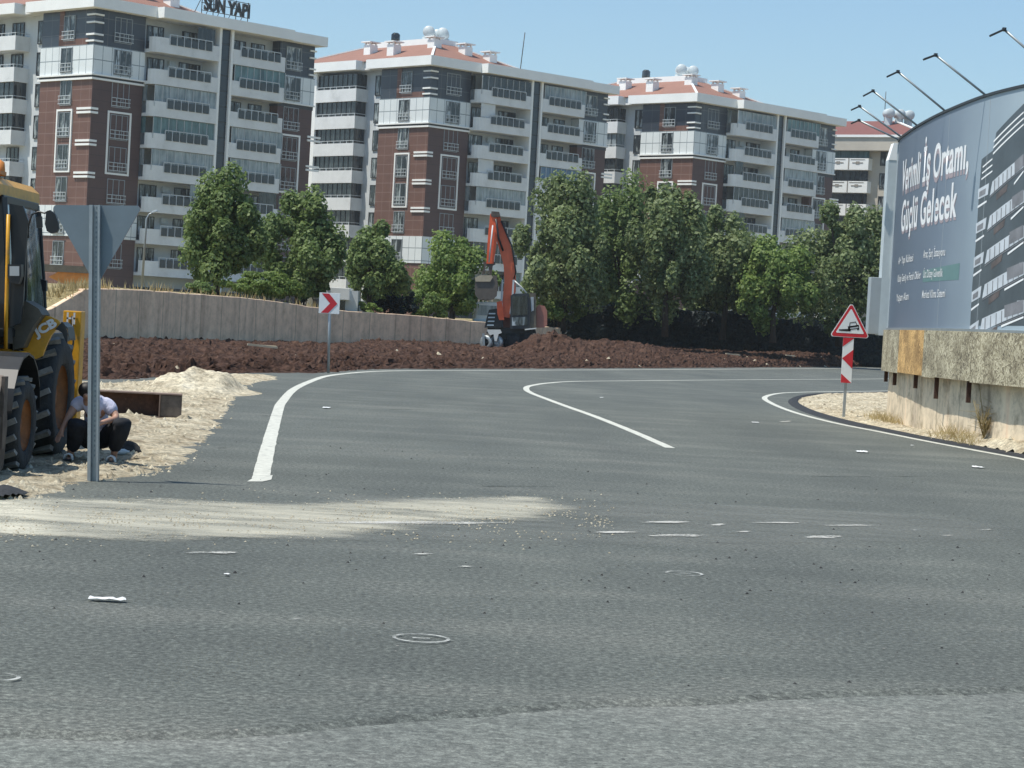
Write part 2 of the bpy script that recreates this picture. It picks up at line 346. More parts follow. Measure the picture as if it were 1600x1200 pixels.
def build_split(m,name,mats,parent=None):
    bm=m.bm; bm.verts.index_update(); seen=set(); out=[]
    for v0 in bm.verts:
        if v0 in seen: continue
        st=[v0]; isl_=[]; seen.add(v0)
        while st:
            v=st.pop(); isl_.append(v)
            for e in v.link_edges:
                o=e.other_vert(v)
                if o not in seen: seen.add(o); st.append(o)
        mm=MB(); mp={v:mm.bm.verts.new(v.co) for v in isl_}
        for f in {f for v in isl_ for f in v.link_faces}: mm.bm.faces.new([mp[v] for v in f.verts])
        out.append(mm.build(name,mats,parent))
    return out
def pydata(name,verts,faces,mat,parent=None,smooth=False,uv=None,attr=None):
    me=bpy.data.meshes.new(name); me.from_pydata(verts,[],faces); me.materials.append(MT[mat])
    if uv:
        l=me.uv_layers.new(name='UVMap'); me.update()
        for lp in me.loops: l.data[lp.index].uv=uv[lp.vertex_index]
    if attr:
        a=me.attributes.new('fade','FLOAT','POINT'); a.data.foreach_set('value',attr)
    if smooth: me.polygons.foreach_set('use_smooth',[True]*len(me.polygons))
    me.update(); o=bpy.data.objects.new(name,me); return link(o,parent)
def nz(x,y,z=0.0,s=1.0): return noise.noise(Vector((x*s,y*s,z)))
def spline(pts,step=.5):
    out=[]; n=len(pts)
    for i in range(n-1):
        p0=pts[max(i-1,0)];p1=pts[i];p2=pts[i+1];p3=pts[min(i+2,n-1)]
        L=math.dist(p1,p2); k=max(2,int(L/step))
        for j in range(k):
            t=j/k; out.append(tuple(.5*((2*p1[a])+(-p0[a]+p2[a])*t+(2*p0[a]-5*p1[a]+4*p2[a]-p3[a])*t*t+(-p0[a]+3*p1[a]-3*p2[a]+p3[a])*t**3) for a in range(len(p1))))
    out.append(tuple(pts[-1])); return out
def inpoly(x,y,poly):
    c=False;j=len(poly)-1
    for i in range(len(poly)):
        if (poly[i][1]>y)!=(poly[j][1]>y) and x<(poly[j][0]-poly[i][0])*(y-poly[i][1])/(poly[j][1]-poly[i][1])+poly[i][0]: c=not c
        j=i
    return c
_EB={}
def edist(x,y,poly,cell=1.4):
    key=id(poly)
    if key not in _EB:
        B={}
        for i in range(len(poly)):
            (ax,ay),(bx,by)=poly[i-1][:2],poly[i][:2]
            n=max(1,int(math.hypot(bx-ax,by-ay)/cell*2))
            for k in range(n+1):
                cx=int(math.floor((ax+(bx-ax)*k/n)/cell)); cy=int(math.floor((ay+(by-ay)*k/n)/cell))
                for u in (-1,0,1):
                    for v in (-1,0,1): B.setdefault((cx+u,cy+v),set()).add(i)
        _EB[key]=(B,poly)
    d=(cell*1.0)**2
    for i in _EB[key][0].get((int(math.floor(x/cell)),int(math.floor(y/cell))),()):
        ax,ay=poly[i-1][:2];bx,by=poly[i][:2]; vx,vy=bx-ax,by-ay; L=vx*vx+vy*vy
        t=max(0,min(1,((x-ax)*vx+(y-ay)*vy)/L)) if L else 0
        e=(x-ax-t*vx)**2+(y-ay-t*vy)**2
        if e<d: d=e
    return math.sqrt(d)
def patch(name,poly,rx,ry,zf,mat,fade=None,parent=None,jit=.3):
    poly=[tuple(p)[:2] for p in poly]
    x0=min(p[0] for p in poly);x1=max(p[0] for p in poly);y0=min(p[1] for p in poly);y1=max(p[1] for p in poly)
    nx=int((x1-x0)/rx)+2; ny=int((y1-y0)/ry)+2; idx={}; vs=[];fs=[];at=[]
    for j in range(ny):
        for i in range(nx):
            x=x0+i*rx; y=y0+j*ry
            if inpoly(x,y,poly):
                x+=random.uniform(-jit,jit)*rx; y+=random.uniform(-jit,jit)*ry
                d=edist(x,y,poly); idx[(i,j)]=len(vs); vs.append((x,y,zf(x,y,d)))
                if fade: at.append(min(1,d/fade))
    for j in range(ny-1):
        for i in range(nx-1):
            q=[idx.get(k) for k in ((i,j),(i+1,j),(i+1,j+1),(i,j+1))]
            if None not in q: fs.append(q)
    return pydata(name,vs,fs,mat,parent,True,None,at if fade else None)
def ribbon(name,pts,w,z,mat,parent=None,jit=0.0,widths=None):
    vs=[];fs=[];L=len(pts)
    for i,p in enumerate(pts):
        a=Vector(pts[max(i-1,0)][:2]);b=Vector(pts[min(i+1,L-1)][:2]); d=(b-a).normalized(); n=Vector((-d.y,d.x))
        ww=(widths[i] if widths else w)/2; j=1+jit*nz(i*.7,3.1); k=1+jit*nz(i*.7,9.1)
        vs+= [(p[0]+n.x*ww*j,p[1]+n.y*ww*j,z),(p[0]-n.x*ww*k,p[1]-n.y*ww*k,z)]
        if i: fs.append((2*i-2,2*i-1,2*i+1,2*i))
    return pydata(name,vs,fs,mat,parent)
# ------------------------------------------------------------------ world & sun
SUN=Vector((-.93,-.36,0)).normalized(); EL=R(65.5)
sd=Vector((SUN.x*math.cos(EL),SUN.y*math.cos(EL),math.sin(EL)))
w=bpy.data.worlds.new('World'); sc.world=w; w.use_nodes=True
nt=w.node_tree; bg=nt.nodes['Background']
sky=nt.nodes.new('ShaderNodeTexSky'); sky.sky_type='NISHITA'; sky.sun_disc=False
sky.sun_elevation=EL; sky.sun_rotation=math.atan2(SUN.x,SUN.y)
sky.air_density=1.0; sky.dust_density=1.1; sky.ozone_density=1.3; sky.altitude=300
tn_=nt.nodes.new('ShaderNodeMix'); tn_.data_type='RGBA'; tn_.blend_type='MULTIPLY'; tn_.inputs[0].default_value=1; tn_.inputs[7].default_value=(.86,1.04,1.09,1)
nt.links.new(sky.outputs[0],tn_.inputs[6]); nt.links.new(tn_.outputs[2],bg.inputs[0]); bg.inputs[1].default_value=.142
sl=bpy.data.lights.new('sun','SUN'); sl.energy=5.0; sl.angle=R(.55); sl.color=(1,.95,.855)
so=bpy.data.objects.new('sun',sl); link(so); so.rotation_euler=sd.to_track_quat('Z','Y').to_euler()
sc.view_settings.view_transform='Standard'; sc.view_settings.look='None'; sc.view_settings.exposure=0

# haze: thin scattering volume added beyond the junction to veil the distance
hz=MB(); hz.box(-900,900,62,1200,-5,120)
m_=bpy.data.materials.new('haze_volume'); m_.use_nodes=True; t_=m_.node_tree; t_.nodes.remove(t_.nodes['Principled BSDF'])
vsn=t_.nodes.new('ShaderNodeVolumeScatter'); vsn.inputs['Density'].default_value=.00030; vsn.inputs['Color'].default_value=(.93,.98,1,1); vsn.inputs['Anisotropy'].default_value=.2
t_.links.new(vsn.outputs[0],t_.nodes['Material Output'].inputs['Volume']); MT['air']=m_
tag(hz.build('haze','air'),kind='structure')
# ------------------------------------------------------------------ ground
g=MB(); g.quad([(-3000,-200,-.06),(3000,-200,-.06),(3000,4500,-.06),(-3000,4500,-.06)])
tag(g.build('ground','ground'),kind='structure')
g=MB(); g.quad([(-60,-8,-.02),(60,-8,-.02),(60,14,-.02),(-60,14,-.02)])
tag(g.build('old_road','oldasphalt'),kind='structure')
edge=[G(-400,1150),G(0,1146),G(200,1146),G(400,1139),G(600,1122),G(800,1107),G(1000,1096),G(1200,1086),G(1400,1080),G(1600,1074),G(2000,1060)]
edge=spline([(p.x,p.y) for p in edge],.12)
edge=[(x,y+.10*nz(x*1.3,1)+.05*nz(x*7,5)) for x,y in edge]
edge=[(-60,edge[0][1])]+edge+[(60,edge[-1][1])]
vs=[];fs=[]
for i,(x,y) in enumerate(edge):
    vs+=[(x,y-.05,-.0195),(x,y+.05,0),(x*1.0,240,0)]
    if i: a=3*i-3;b=3*i; fs+=[(a,b,b+1,a+1),(a+1,b+1,b+2,a+2)]
tag(pydata('road',vs,fs,'asphalt'),kind='structure')
def gp(l): return [(G(*p).x,G(*p).y) for p in l]
# road markings
def marking(name,px,w,step=.4,ext=[],widths=None,pre=[]):
    pts=spline(pre+gp(px)+ext,step)
    o=ribbon(name,pts,w,.004,'paint',jit=.12,widths=widths); return tag(o,kind='structure')
marking('edge_line',[(407,749),(421,690),(435,640),(441,628),(460,608),(490,594),(515,587),(560,582),(600,580),(660,579)],.19,ext=[(-1.2,80),(2.4,89.7),(9.3,108.6),(26.3,156),(45,208)])
o=MB(); o.prism([(p[0],p[1],.0045) for p in gp([(386,753),(402,744),(426,743),(424,750),(410,753)])],(0,0,.001)); tag(o.build('edge_line_end','paint'),kind='structure')
marking('centre_line',[(1047,700),(990,675),(930,651),(885,635),(850,622),(832,615),(823,609.5),(824,604.5),(836,601.5),(856,598.7),(900,596),(1000,595),(1100,594),(1240,593),(1380,592)],.165,ext=[(30,138),(46,180)])
marking('island_line',[(1640,728),(1600,718),(1530,705),(1450,690),(1380,676),(1300,660),(1240,644),(1205,630),(1195,621),(1215,615),(1250,613),(1300,612),(1380,611)],.16,ext=[(22,100),(34,130)],pre=[(9.6,31.5)])
# dark bitumen rim round island
isl_px=[(1660,727),(1600,715),(1530,702),(1450,687.5),(1380,673),(1330,662),(1285,650),(1258,640),(1243,630),(1248,623),(1275,618),(1320,616.5),(1385,615)]
isl=[(11.0,30.5),(9.9,33.5)]+gp(isl_px)+[(19,92),(30,115),(45,60),(40,35)]
rim=spline([(9.6,33.8)]+gp(isl_px)+[(19,92)],.25)
vs=[];fs=[]
for i,p in enumerate(rim):
    a=Vector(rim[max(i-1,0)]);b=Vector(rim[min(i+1,len(rim)-1)]);d=(b-a).normalized();n=Vector((-d.y,d.x))
    j=.02*nz(i*.8,2); kk=.35 if p[1]<46.5 else 1
    for off,z in (((.20+j)*kk,.001),((.10+j)*kk,.05*kk+.01),(-.05,.055),(-.12,.0)): vs.append((p[0]+n.x*off,p[1]+n.y*off,z))
    if i:
        for k in range(3): fs.append((4*i-4+k,4*i+k,4*i+k+1,4*i-3+k))
tag(pydata('kerb_edge',vs,fs,'bitumen'),kind='structure')
def zisl(x,y,d):
    h=min(1,d/.35); lift=.16*max(0,min(1,(x-8.05)/.7))*max(0,min(1,(46-y)/5))
    return .02+.05*h+lift*h+h*(.05*nz(x*1.3,y*1.3)+.035*nz(x*4,y*4)+.02*nz(x*11,y*11))
tag(patch('island_gravel',isl,.09,.14,zisl,'gravel'),kind='structure')
# left shoulder
sh=[(-40,17.2),(-8,18.7)]+gp([(0,785),(80,775),(150,757),(200,748),(250,742),(300,722),(322,704),(338,688),(352,664),(368,640),(380,618),(400,601),(440,593)])+[(-6.6,60),(-8,58),(-8.9,49.5),(-12,47.5),(-40,46)]
def zsh(x,y,d):
    h=min(1,d/.5)
    z=-.015+.05*h+h*(.045*nz(x*1.1,y*1.1)+.03*nz(x*3.7,y*3.7)+.03*nz(x*9,y*9,4))
    return z
shp=[]
for i,p in enumerate(spline(sh,.35)): shp.append((p[0]+.10*nz(i*.6,7),p[1]+.12*nz(i*.6,17)))
tag(patch('gravel_shoulder',shp,.07,.12,zsh,'gravel'),kind='structure')
tag(patch('asphalt_crumbs_patch',gp([(-30,770),(0,766),(30,768),(48,775),(40,781),(0,783),(-30,783)]),.05,.08,lambda x,y,d:.03+.06*min(1,d/.2),'bitumen'),kind='structure')
# dust sheets lying on the road
def dust(name,px,mat,fade,z=.006,rx=.12,ry=.12,ext=[]):
    o=patch(name,gp(px)+ext,rx,ry,lambda x,y,d:z,mat,fade=fade,jit=.1); return tag(o,kind='structure')
dust('dust_band',[(-200,768),(0,768),(150,770),(300,774),(420,777),(600,771),(760,767),(880,772),(960,784),(990,802),(960,822),(780,828),(690,846),(420,858),(0,856),(-200,856)],'dust',.95)
dust('dust_haze',[(-100,775),(400,770),(900,768),(1500,800),(1700,830),(1700,860),(1100,870),(640,865),(-100,865)],'dimdust',1.0,z=.0085)
dust('edge_dust',[(575,584),(680,580),(800,579),(960,579),(940,584),(800,589),(690,588)],'dust',3.5,z=.007,rx=.3,ry=.4)
dust('road_dust_patch',[(430,700),(470,600),(700,592),(820,640),(760,720),(560,740)],'dimdust',2.2,z=.0065,rx=.3,ry=.4)
dust('near_dust_patch',[(1000,940),(1300,900),(1650,930),(1650,1010),(1250,1010)],'dimdust',1.5,z=.0065)
for i,(x,y,wx,hy) in enumerate([(1040,817,50,4),(1122,821,22,4),(1162,832,25,3),(1288,840,42,5),(1210,818,60,3),(1330,822,60,3),(1480,838,22,3),(1538,855,14,3),(1430,829,14,3),(1538,829,25,3),(660,867,30,4),(484,898,14,5),(484,903,12,4),(462,970,25,9),(185,1148,26,5),(18,1143,36,5),(65,1125,20,3),(40,1149,36,4),(230,1160,30,4),(960,833,50,4),(985,834,18,4),(725,887,30,4),(640,818,180,5),(330,865,60,5),(1060,838,60,5),(1150,990,40,3),(515,622,30,2),(1228,659,14,1.6),(590,860,50,5),(1400,868,60,5),(700,944,25,4),(1090,998,20,3)]):
    if i in (14,15,26,28,29,20): continue
    wx*=1.15; hy*=.75 if wx>20 else .9
    o=dust('chalk_smear',[(x-wx,y),(x-wx*.6,y-hy*.7),(x,y-hy),(x+wx*.7,y-hy*.5),(x+wx,y),(x+wx*.5,y+hy),(x-wx*.5,y+hy*.8)],'smear',.09,z=.0105,rx=.035,ry=.035)
for i,(x,y,wx,hy) in enumerate([(440,692,90,1.6),(500,668,80,1.4),(430,650,50,1.5),(600,676,60,1.2),(350,700,30,3),(380,665,18,3),(330,735,40,3),(640,640,60,1.2),(820,760,120,3),(1180,1010,160,5),(480,930,200,5),(1350,745,150,2.4)]):
    dust('tar_scuff',[(x-wx,y),(x-wx*.6,y-hy),(x,y-hy*.7),(x+wx*.7,y-hy),(x+wx,y),(x+wx*.5,y+hy),(x-wx*.5,y+hy)],'scuff',.2,z=.0045,rx=.06,ry=.07)
for i,px in enumerate([[(120,1060),(700,930),(1150,820),(1420,740),(1500,750),(1250,830),(800,960),(260,1090)],[(-60,960),(400,880),(800,800),(860,815),(500,910),(-60,1010)],[(900,1060),(1300,960),(1700,880),(1700,920),(1350,1000),(960,1085)]]):
    dust('tyre_track',px,'track',.6,z=.0052+.0003*i,rx=.15,ry=.12)
# chalk circles
for n,(x,y,r) in enumerate([(658,1000,.155),(1069,898,.135),(-4,1061,.10)]):
    c=G(x,y); pts=[(c.x+math.cos(t/36*2*math.pi)*r,c.y+math.sin(t/36*2*math.pi)*r*1.0) for t in range(37)]
    vs=[];fs=[]
    for i,p in enumerate(pts):
        for k in (-.011,.011): vs.append((c.x+(p[0]-c.x)*(1+k/r),c.y+(p[1]-c.y)*(1+k/r)*1.0,.0125))
        if i: fs.append((2*i-2,2*i-1,2*i+1,2*i))
    if n<2:
        for (a0,a1,b0,b1) in ((-.05,.05,-.012,.012),):
            k=len(vs); vs+=[(c.x+a0,c.y+b0,.0125),(c.x+a1,c.y+b0,.0125),(c.x+a1,c.y+b1,.0125),(c.x+a0,c.y+b1,.0125)]; fs.append((k,k+1,k+2,k+3))
    at=[.55+.4*nz(v[0]*9,v[1]*9) for v in vs]
    tag(pydata('chalk_circle',vs,fs,'paintthin',attr=at),kind='structure')
# litter
def scrap(x,y,w,h,label,cat='paper'):
    c=G(x,y); n=9; vs=[];fs=[];k=3
    for j in range(k):
        for i in range(n):
            u=i/(n-1)-.5; t=j/(k-1)-.5; sc_=1-.5*abs(u)
            vs.append((c.x+u*w+.02*nz(i*.9,j,x),c.y+t*h*sc_+.03*nz(i*.7,j+5,x),.016+.03*abs(nz(i*1.1,j*1.3,y))*min(1,w*4)))
            if i and j: a=j*n+i; fs.append((a-n-1,a-n,a,a-1))
    o=pydata('paper_scrap',vs,fs,'paper'); return tag(o,label,cat)
scrap(167,940,.22,.09,'long torn white paper strip on the near asphalt at left')
scrap(1347,707,.20,.35,'crumpled white paper on the road in front of the warning sign')
scrap(1180,661,.14,.3,'small white paper scrap on the road left of the island tip')
scrap(1527,731,.17,.28,'white paper scrap on the road below the wall at right')
scrap(510,638,.14,.5,'white scrap just right of the left edge line')
scrap(940,622,.09,.4,'tiny white scrap beyond the centre line')
scrap(354,900,.035,.06,'tiny white crumb right of the torn paper strip')
scrap(1425,697,.06,.12,'small white crumb close to the island line')
# grit: small stones on the road
vs=[];fs=[]
def stone(c,r,vs,fs):
    k=len(vs); a=random.random()*6
    for i in range(5):
        t=a+i*1.2566; vs.append((c[0]+math.cos(t)*r*random.uniform(.7,1.2),c[1]+math.sin(t)*r*random.uniform(.7,1.2),c[2]))
    vs.append((c[0]+random.uniform(-.3,.3)*r,c[1]+random.uniform(-.3,.3)*r,c[2]+r*random.uniform(.6,1.1)))
    for i in range(5): fs.append((k+i,k+(i+1)%5,k+5))
for i in range(420):
    x=random.uniform(-4.5,9); y=random.uniform(10.5,30)
    if i<150: y=random.uniform(15,20)
    stone((x,y,0),random.uniform(.006,.018),vs,fs)
gv=[];gf=[]
for i in range(2200):
    q_=G(random.uniform(-40,960),random.gauss(812,17)); 
    if nz(q_.x*1.2,q_.y*1.5)>-.15: stone((q_.x,q_.y,.006),random.uniform(.004,.014),gv,gf)
tag(pydata('dust_grains',gv,gf,'gravelpale'),'pale grains lying in the dust band across the road','grit',kind='stuff')
tag(pydata('road_grit',vs,fs,'stone'),'loose dark grit scattered over the asphalt','grit',kind='stuff')
vs=[];fs=[]
for i in range(2600):
    x=random.uniform(-9,-3.4);y=random.uniform(19,55)
    if random.random()<.45: y=random.uniform(19,26)
    if inpoly(x,y,shp): stone((x,y,zsh(x,y,edist(x,y,shp))-.01),random.uniform(.02,.06)*(1.4 if y>30 else 1),vs,fs)
for i in range(1500):
    x=random.uniform(7.3,11);y=random.uniform(32,66)
    if inpoly(x,y,isl): stone((x,y,zisl(x,y,edist(x,y,isl))-.01),random.uniform(.02,.06),vs,fs)
tag(pydata('limestone_rubble',vs,fs,'gravelpale'),'broken pale limestone scattered over the road shoulders','rubble',kind='stuff')

# ------------------------------------------------------------------ red dirt field
wallpx=[(-300,505,80),(0,498,86),(40,492,88),(72,485,89),(88,478,89.5),(108,466,90),(128,455,90.5),(140,451,91),(200,452,95),(250,455,98),(300,459,102),(355,463,106),(400,467,110),(440,472,113),(500,481,117),(560,487,120),(640,492,124),(700,498,127),(755,503,130),(820,508,135),(878,513,140)]
WT=[P(*p) for p in wallpx]
front=spline([(-45,46.5),(-14,46.5),(-9.4,48.5),(-8.1,57),(-7.0,61.5),(-5.6,65.0),(-4.5,72.6),(-2.4,78.6),(2.5,92.2),(9.3,111.6),(26,160),(48,218)],.5)
back=[(-60,78),(-36,82),(-26,86),(-21,88.5),(WT[8].x,95),(WT[12].x,110),(WT[15].x,120),(WT[18].x,130),(WT[20].x,140),(14,152),(30,176),(62,235)]
def resample(l,n):
    d=[0]
    for a,b in zip(l,l[1:]): d.append(d[-1]+math.dist(a,b))
    out=[];k=0
    for i in range(n):
        t=d[-1]*i/(n-1)
        while k<len(d)-2 and d[k+1]<t: k+=1
        f=(t-d[k])/max(1e-9,d[k+1]-d[k]); out.append((l[k][0]*(1-f)+l[k+1][0]*f,l[k][1]*(1-f)+l[k+1][1]*f))
    return out
NC,NR=620,120
fr=resample(front,NC); bk=resample(spline(back,2),NC)
mounds=[(P(862,520,116),1.6,3.5,.68),(P(900,530,118),2.4,4,.45),(P(832,520,115),1.0,2.5,.30),(P(955,540,124),3.4,5,.55),(P(1010,550,128),3,5,.3),(P(1290,552,150),4,6,.45),(P(660,530,112),3,8,.12),(P(330,545,92),4,4,.12)]
def zdirt(x,y,t):
    e=min(1,t/.06); b=.36*t**.9+(.30*max(0,min(1,(x-1)/4))*t) if x>-8 else .12*t
    z=b+.06*nz(x*.35,y*.35)+.12*nz(x*.9,y*.9)*min(1,.3+t*2)+.17*nz(x*2.3,y*2.3)+.13*nz(x*5.5,y*5.5)+.05*nz(x*13,y*13)
    rd=.13*math.exp(-((t-.10)/.07)**2)*(1+nz(x*.6,y*.6))
    for c,rx,ry,h in mounds:
        q=((x-c.x)/rx)**2+((y-c.y)/ry)**2
        if q<6: z+=h*math.exp(-q)*(1+.22*nz(x*1.7,y*1.7,5))
    return -.03+e*(z+rd+.06)
vs=[];fs=[]
for j in range(NR):
    t=(j/(NR-1))**1.6
    for i in range(NC):
        x=fr[i][0]*(1-t)+bk[i][0]*t; y=fr[i][1]*(1-t)+bk[i][1]*t
        if j==0: x+=.25*nz(i*.23,4); y+=.5*nz(i*.31,9)
        vs.append((x+random.uniform(-.04,.04),y+random.uniform(-.05,.05),zdirt(x,y,t)))
        if i and j: a=j*NC+i; fs.append((a-NC-1,a-NC,a,a-1))
tag(pydata('soil_field',vs,fs,'dirt'),kind='structure')
GV=vs
vs=[];fs=[]
for i in range(9000):
    p=GV[random.randrange(len(GV))]
    if p[2]>.02: stone((p[0]+random.uniform(-.2,.2),p[1]+random.uniform(-.2,.2),p[2]-.04),random.choice([.05,.07,.10,.17])*random.uniform(.6,1.1),vs,fs)
tag(pydata('soil_clods',vs,fs,'dirt'),'lumps of red brown soil lying on the dug field','soil clods',kind='stuff')
vs=[];fs=[]
for i in range(130):
    p=GV[random.randrange(len(GV))]
    if p[2]>.02: stone((p[0],p[1],p[2]-.02),random.uniform(.06,.16),vs,fs)
tag(pydata('pale_stones',vs,fs,'gravelpale'),'pale stones among the red brown soil','stones',kind='stuff')
for (px,py,w_,lb) in ((410,543,1.1,'pale broken plank on the soil left of the chevron sign'),(1145,555,.9,'white strip of rubbish on the soil below the dark hedge'),(1235,557,.6,'short white sheet on the soil bank left of the warning sign')):
    D={410:80,1145:135,1235:140}[px]; c=P(px,py,D); m=MB(); m.box(-w_/2,w_/2,-.12,.12,-.02,.05,mat=Matrix.Translation((c.x,c.y,c.z+.04))@Matrix.Rotation(.2,4,'Z')@Matrix.Rotation(.06,4,'Y')); m.box(-w_/3,w_/2.3,.16,.26,-.02,.04,mat=Matrix.Translation((c.x,c.y,c.z+.05))@Matrix.Rotation(-.1,4,'Z'))
    tag(m.build('debris_board','tan'),lb,'debris')

# ------------------------------------------------------------------ retaining wall
base=[]; 
wl=spline([(p.x,p.y,p.z) for p in WT],.6)
vs=[];fs=[];uv=[];L=0
for i,p in enumerate(wl):
    if i: L+=math.dist(p[:2],wl[i-1][:2])
    a=Vector(wl[max(i-1,0)][:2]);b=Vector(wl[min(i+1,len(wl)-1)][:2]);d=(b-a).normalized();n=Vector((-d.y,d.x))
    zt=p[2]+.035*nz(i*.5,2)+.02*nz(i*1.7,8)
    for (o_,z) in ((0,-.5),(0,zt-.03),(.03,zt),(.28,zt),(.28,-.5)):
        vs.append((p[0]+n.x*o_,p[1]+n.y*o_,z)); uv.append((L,z+o_))
    if i:
        for k in range(4): fs.append((5*i-5+k,5*i+k,5*i+k+1,5*i-4+k))
k=len(vs)-5; fs.append((k,k+1,k+2,k+3,k+4))
rw=pydata('retaining_wall',vs,fs,'retwall',uv=uv); tag(rw,'long stained concrete retaining wall behind the red soil','wall')
# terrace terrain behind the wall
rows=[]
tl=[(p[0],p[1],p[2]) for p in wl[::4]]+[(3.9,141.6,.25),(10,149,.2),(14,154,.1),(30,178,.1),(62,237,.1),(110,332,.1)]
vs=[];fs=[]
offs=[(.2,-.05,0),(1.5,.02,.15),(6,.0,.6),(14,.0,1),(60,.0,1),(400,0,1),(3000,0,1)]
for i,p in enumerate(tl):
    a=Vector(tl[max(i-1,0)][:2]);b=Vector(tl[min(i+1,len(tl)-1)][:2]);d=(b-a).normalized();n=Vector((-d.y,d.x))
    for (o_,dz,f_) in offs:
        tgt=2.5 if p[0]<-10 else 1.9
        z=p[2]*(1-f_)+tgt*f_+dz+.06*nz(p[0]+o_,p[1])
        dirx,diry=(n.x,n.y) if o_<20 else (n.x*.5-.2,n.y*.5+.8)
        vs.append((p[0]+dirx*o_,p[1]+diry*o_,z))
    if i:
        m_=len(offs)
        for k in range(m_-1): fs.append((m_*i-m_+k,m_*i+k,m_*i+k+1,m_*i-m_+k+1))
tag(pydata('terrace_ground',vs,fs,'terrace',smooth=True),kind='structure')
# dry grass along the wall top and slope
vs=[];fs=[]
def blade(p,h,vs,fs,w=.03,lean=.4):
    a=random.random()*6.28; dx,dy=math.cos(a)*w,math.sin(a)*w; l=random.uniform(-lean,lean)*h; l2=random.uniform(-lean,lean)*h
    k=len(vs); vs+= [(p[0]-dx,p[1]-dy,p[2]),(p[0]+dx,p[1]+dy,p[2]),(p[0]+l,p[1]+l2,p[2]+h)]; fs.append((k,k+1,k+2))
for i in range(len(wl)-1):
    p=wl[i]
    if p[0]<-24 or p[0]>-10: continue
    dens=60 if p[0]<-17 else 12
    cl=max(0,.5+nz(i*.33,3)*1.6)
    for k in range(int(dens*cl)):
        t=random.random(); o_=random.uniform(.3,1.6) if p[0]>-18.5 else random.uniform(.3,9)
        x=p[0]-o_*.75+random.uniform(-.4,.4); y=p[1]+o_*.6+random.uniform(-.4,.4)
        z=p[2]+min(1,o_/12)*max(0,2.55-p[2])-.04
        blade((x,y,z),random.uniform(.12,.38)*(1+.6*cl),vs,fs,.035)
for i in range(800):  # tufts by the right wall
    y=random.choice([random.uniform(47.5,51),random.uniform(40,43)]); x=8.45+random.gauss(.0,.14)
    if inpoly(x,y,isl): blade((x,y,zisl(x,y,edist(x,y,isl))),random.uniform(.05,.28),vs,fs,.008,.8)
tag(pydata('dry_grass',vs,fs,'drygrass'),'dry straw coloured grass along the walls','grass',kind='stuff')

# ------------------------------------------------------------------ apartment buildings
ZF=[25.43]+[22.45-2.98*k for k in range(8)]     # floor levels top down: F9,F8..F1
WCACHE={}
def window_meshes(w,h,kind,face):
    key=(w,h,kind,face)
    if key in WCACHE: return WCACHE[key]
    # local frame: horizontal along +a ; outwards = -b  (face 'x': a=x,b=y ; face 'y': a=y,b=x)
    def T(a0,a1,b0,b1,z0,z1,m):
        if face=='x': m.box(a0,a1,b0,b1,z0,z1)
        else: m.box(b0,b1,a0,a1,z0,z1)
    fr_=MB(); t=.07
    T(0,w,-.05,.08,0,t,fr_);T(0,w,-.05,.08,h-t,h,fr_);T(0,t,-.045,.08,t,h-t,fr_);T(w-t,w,-.045,.08,t,h-t,fr_)
    n=2 if w<1.9 else 3
    for i in range(1,n): T(w*i/n-.035,w*i/n+.035,-.04,.08,t,h-t,fr_)
    if kind=='big': T(0,w,-.09,.1,-.14,-.0,fr_)
    pn=MB(); T(t,w-t,.0,.03,t,h-t,pn)
    rl=MB()
    for z in (.85,.5,.12): T(-.08,w+.08,-.2,-.15,z,z+.06,rl)
    for i in range(5): T(-.05+i*(w+.05)/4-.02,-.05+i*(w+.05)/4+.02,-.185,-.165,.12,.85,rl)
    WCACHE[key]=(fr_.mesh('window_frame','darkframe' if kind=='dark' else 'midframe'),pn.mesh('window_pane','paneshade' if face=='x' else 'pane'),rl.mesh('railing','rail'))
    return WCACHE[key]
def window(par,a,b,z,w,h,kind,face,rail=False):
    fm,pm,rm=window_meshes(w,h,kind,face)
    o=link(bpy.data.objects.new('window',fm),par); o.location=(a,b,z) if face=='x' else (b,a,z)
    link(bpy.data.objects.new('pane',pm),o)
    if rail: link(bpy.data.objects.new('railing',rm),o)
    return o
def ubox(par,name,mat,*boxes):
    for q in boxes:
        m=MB(); m.box(*q); o=m.build(name,mat,par)
    return o
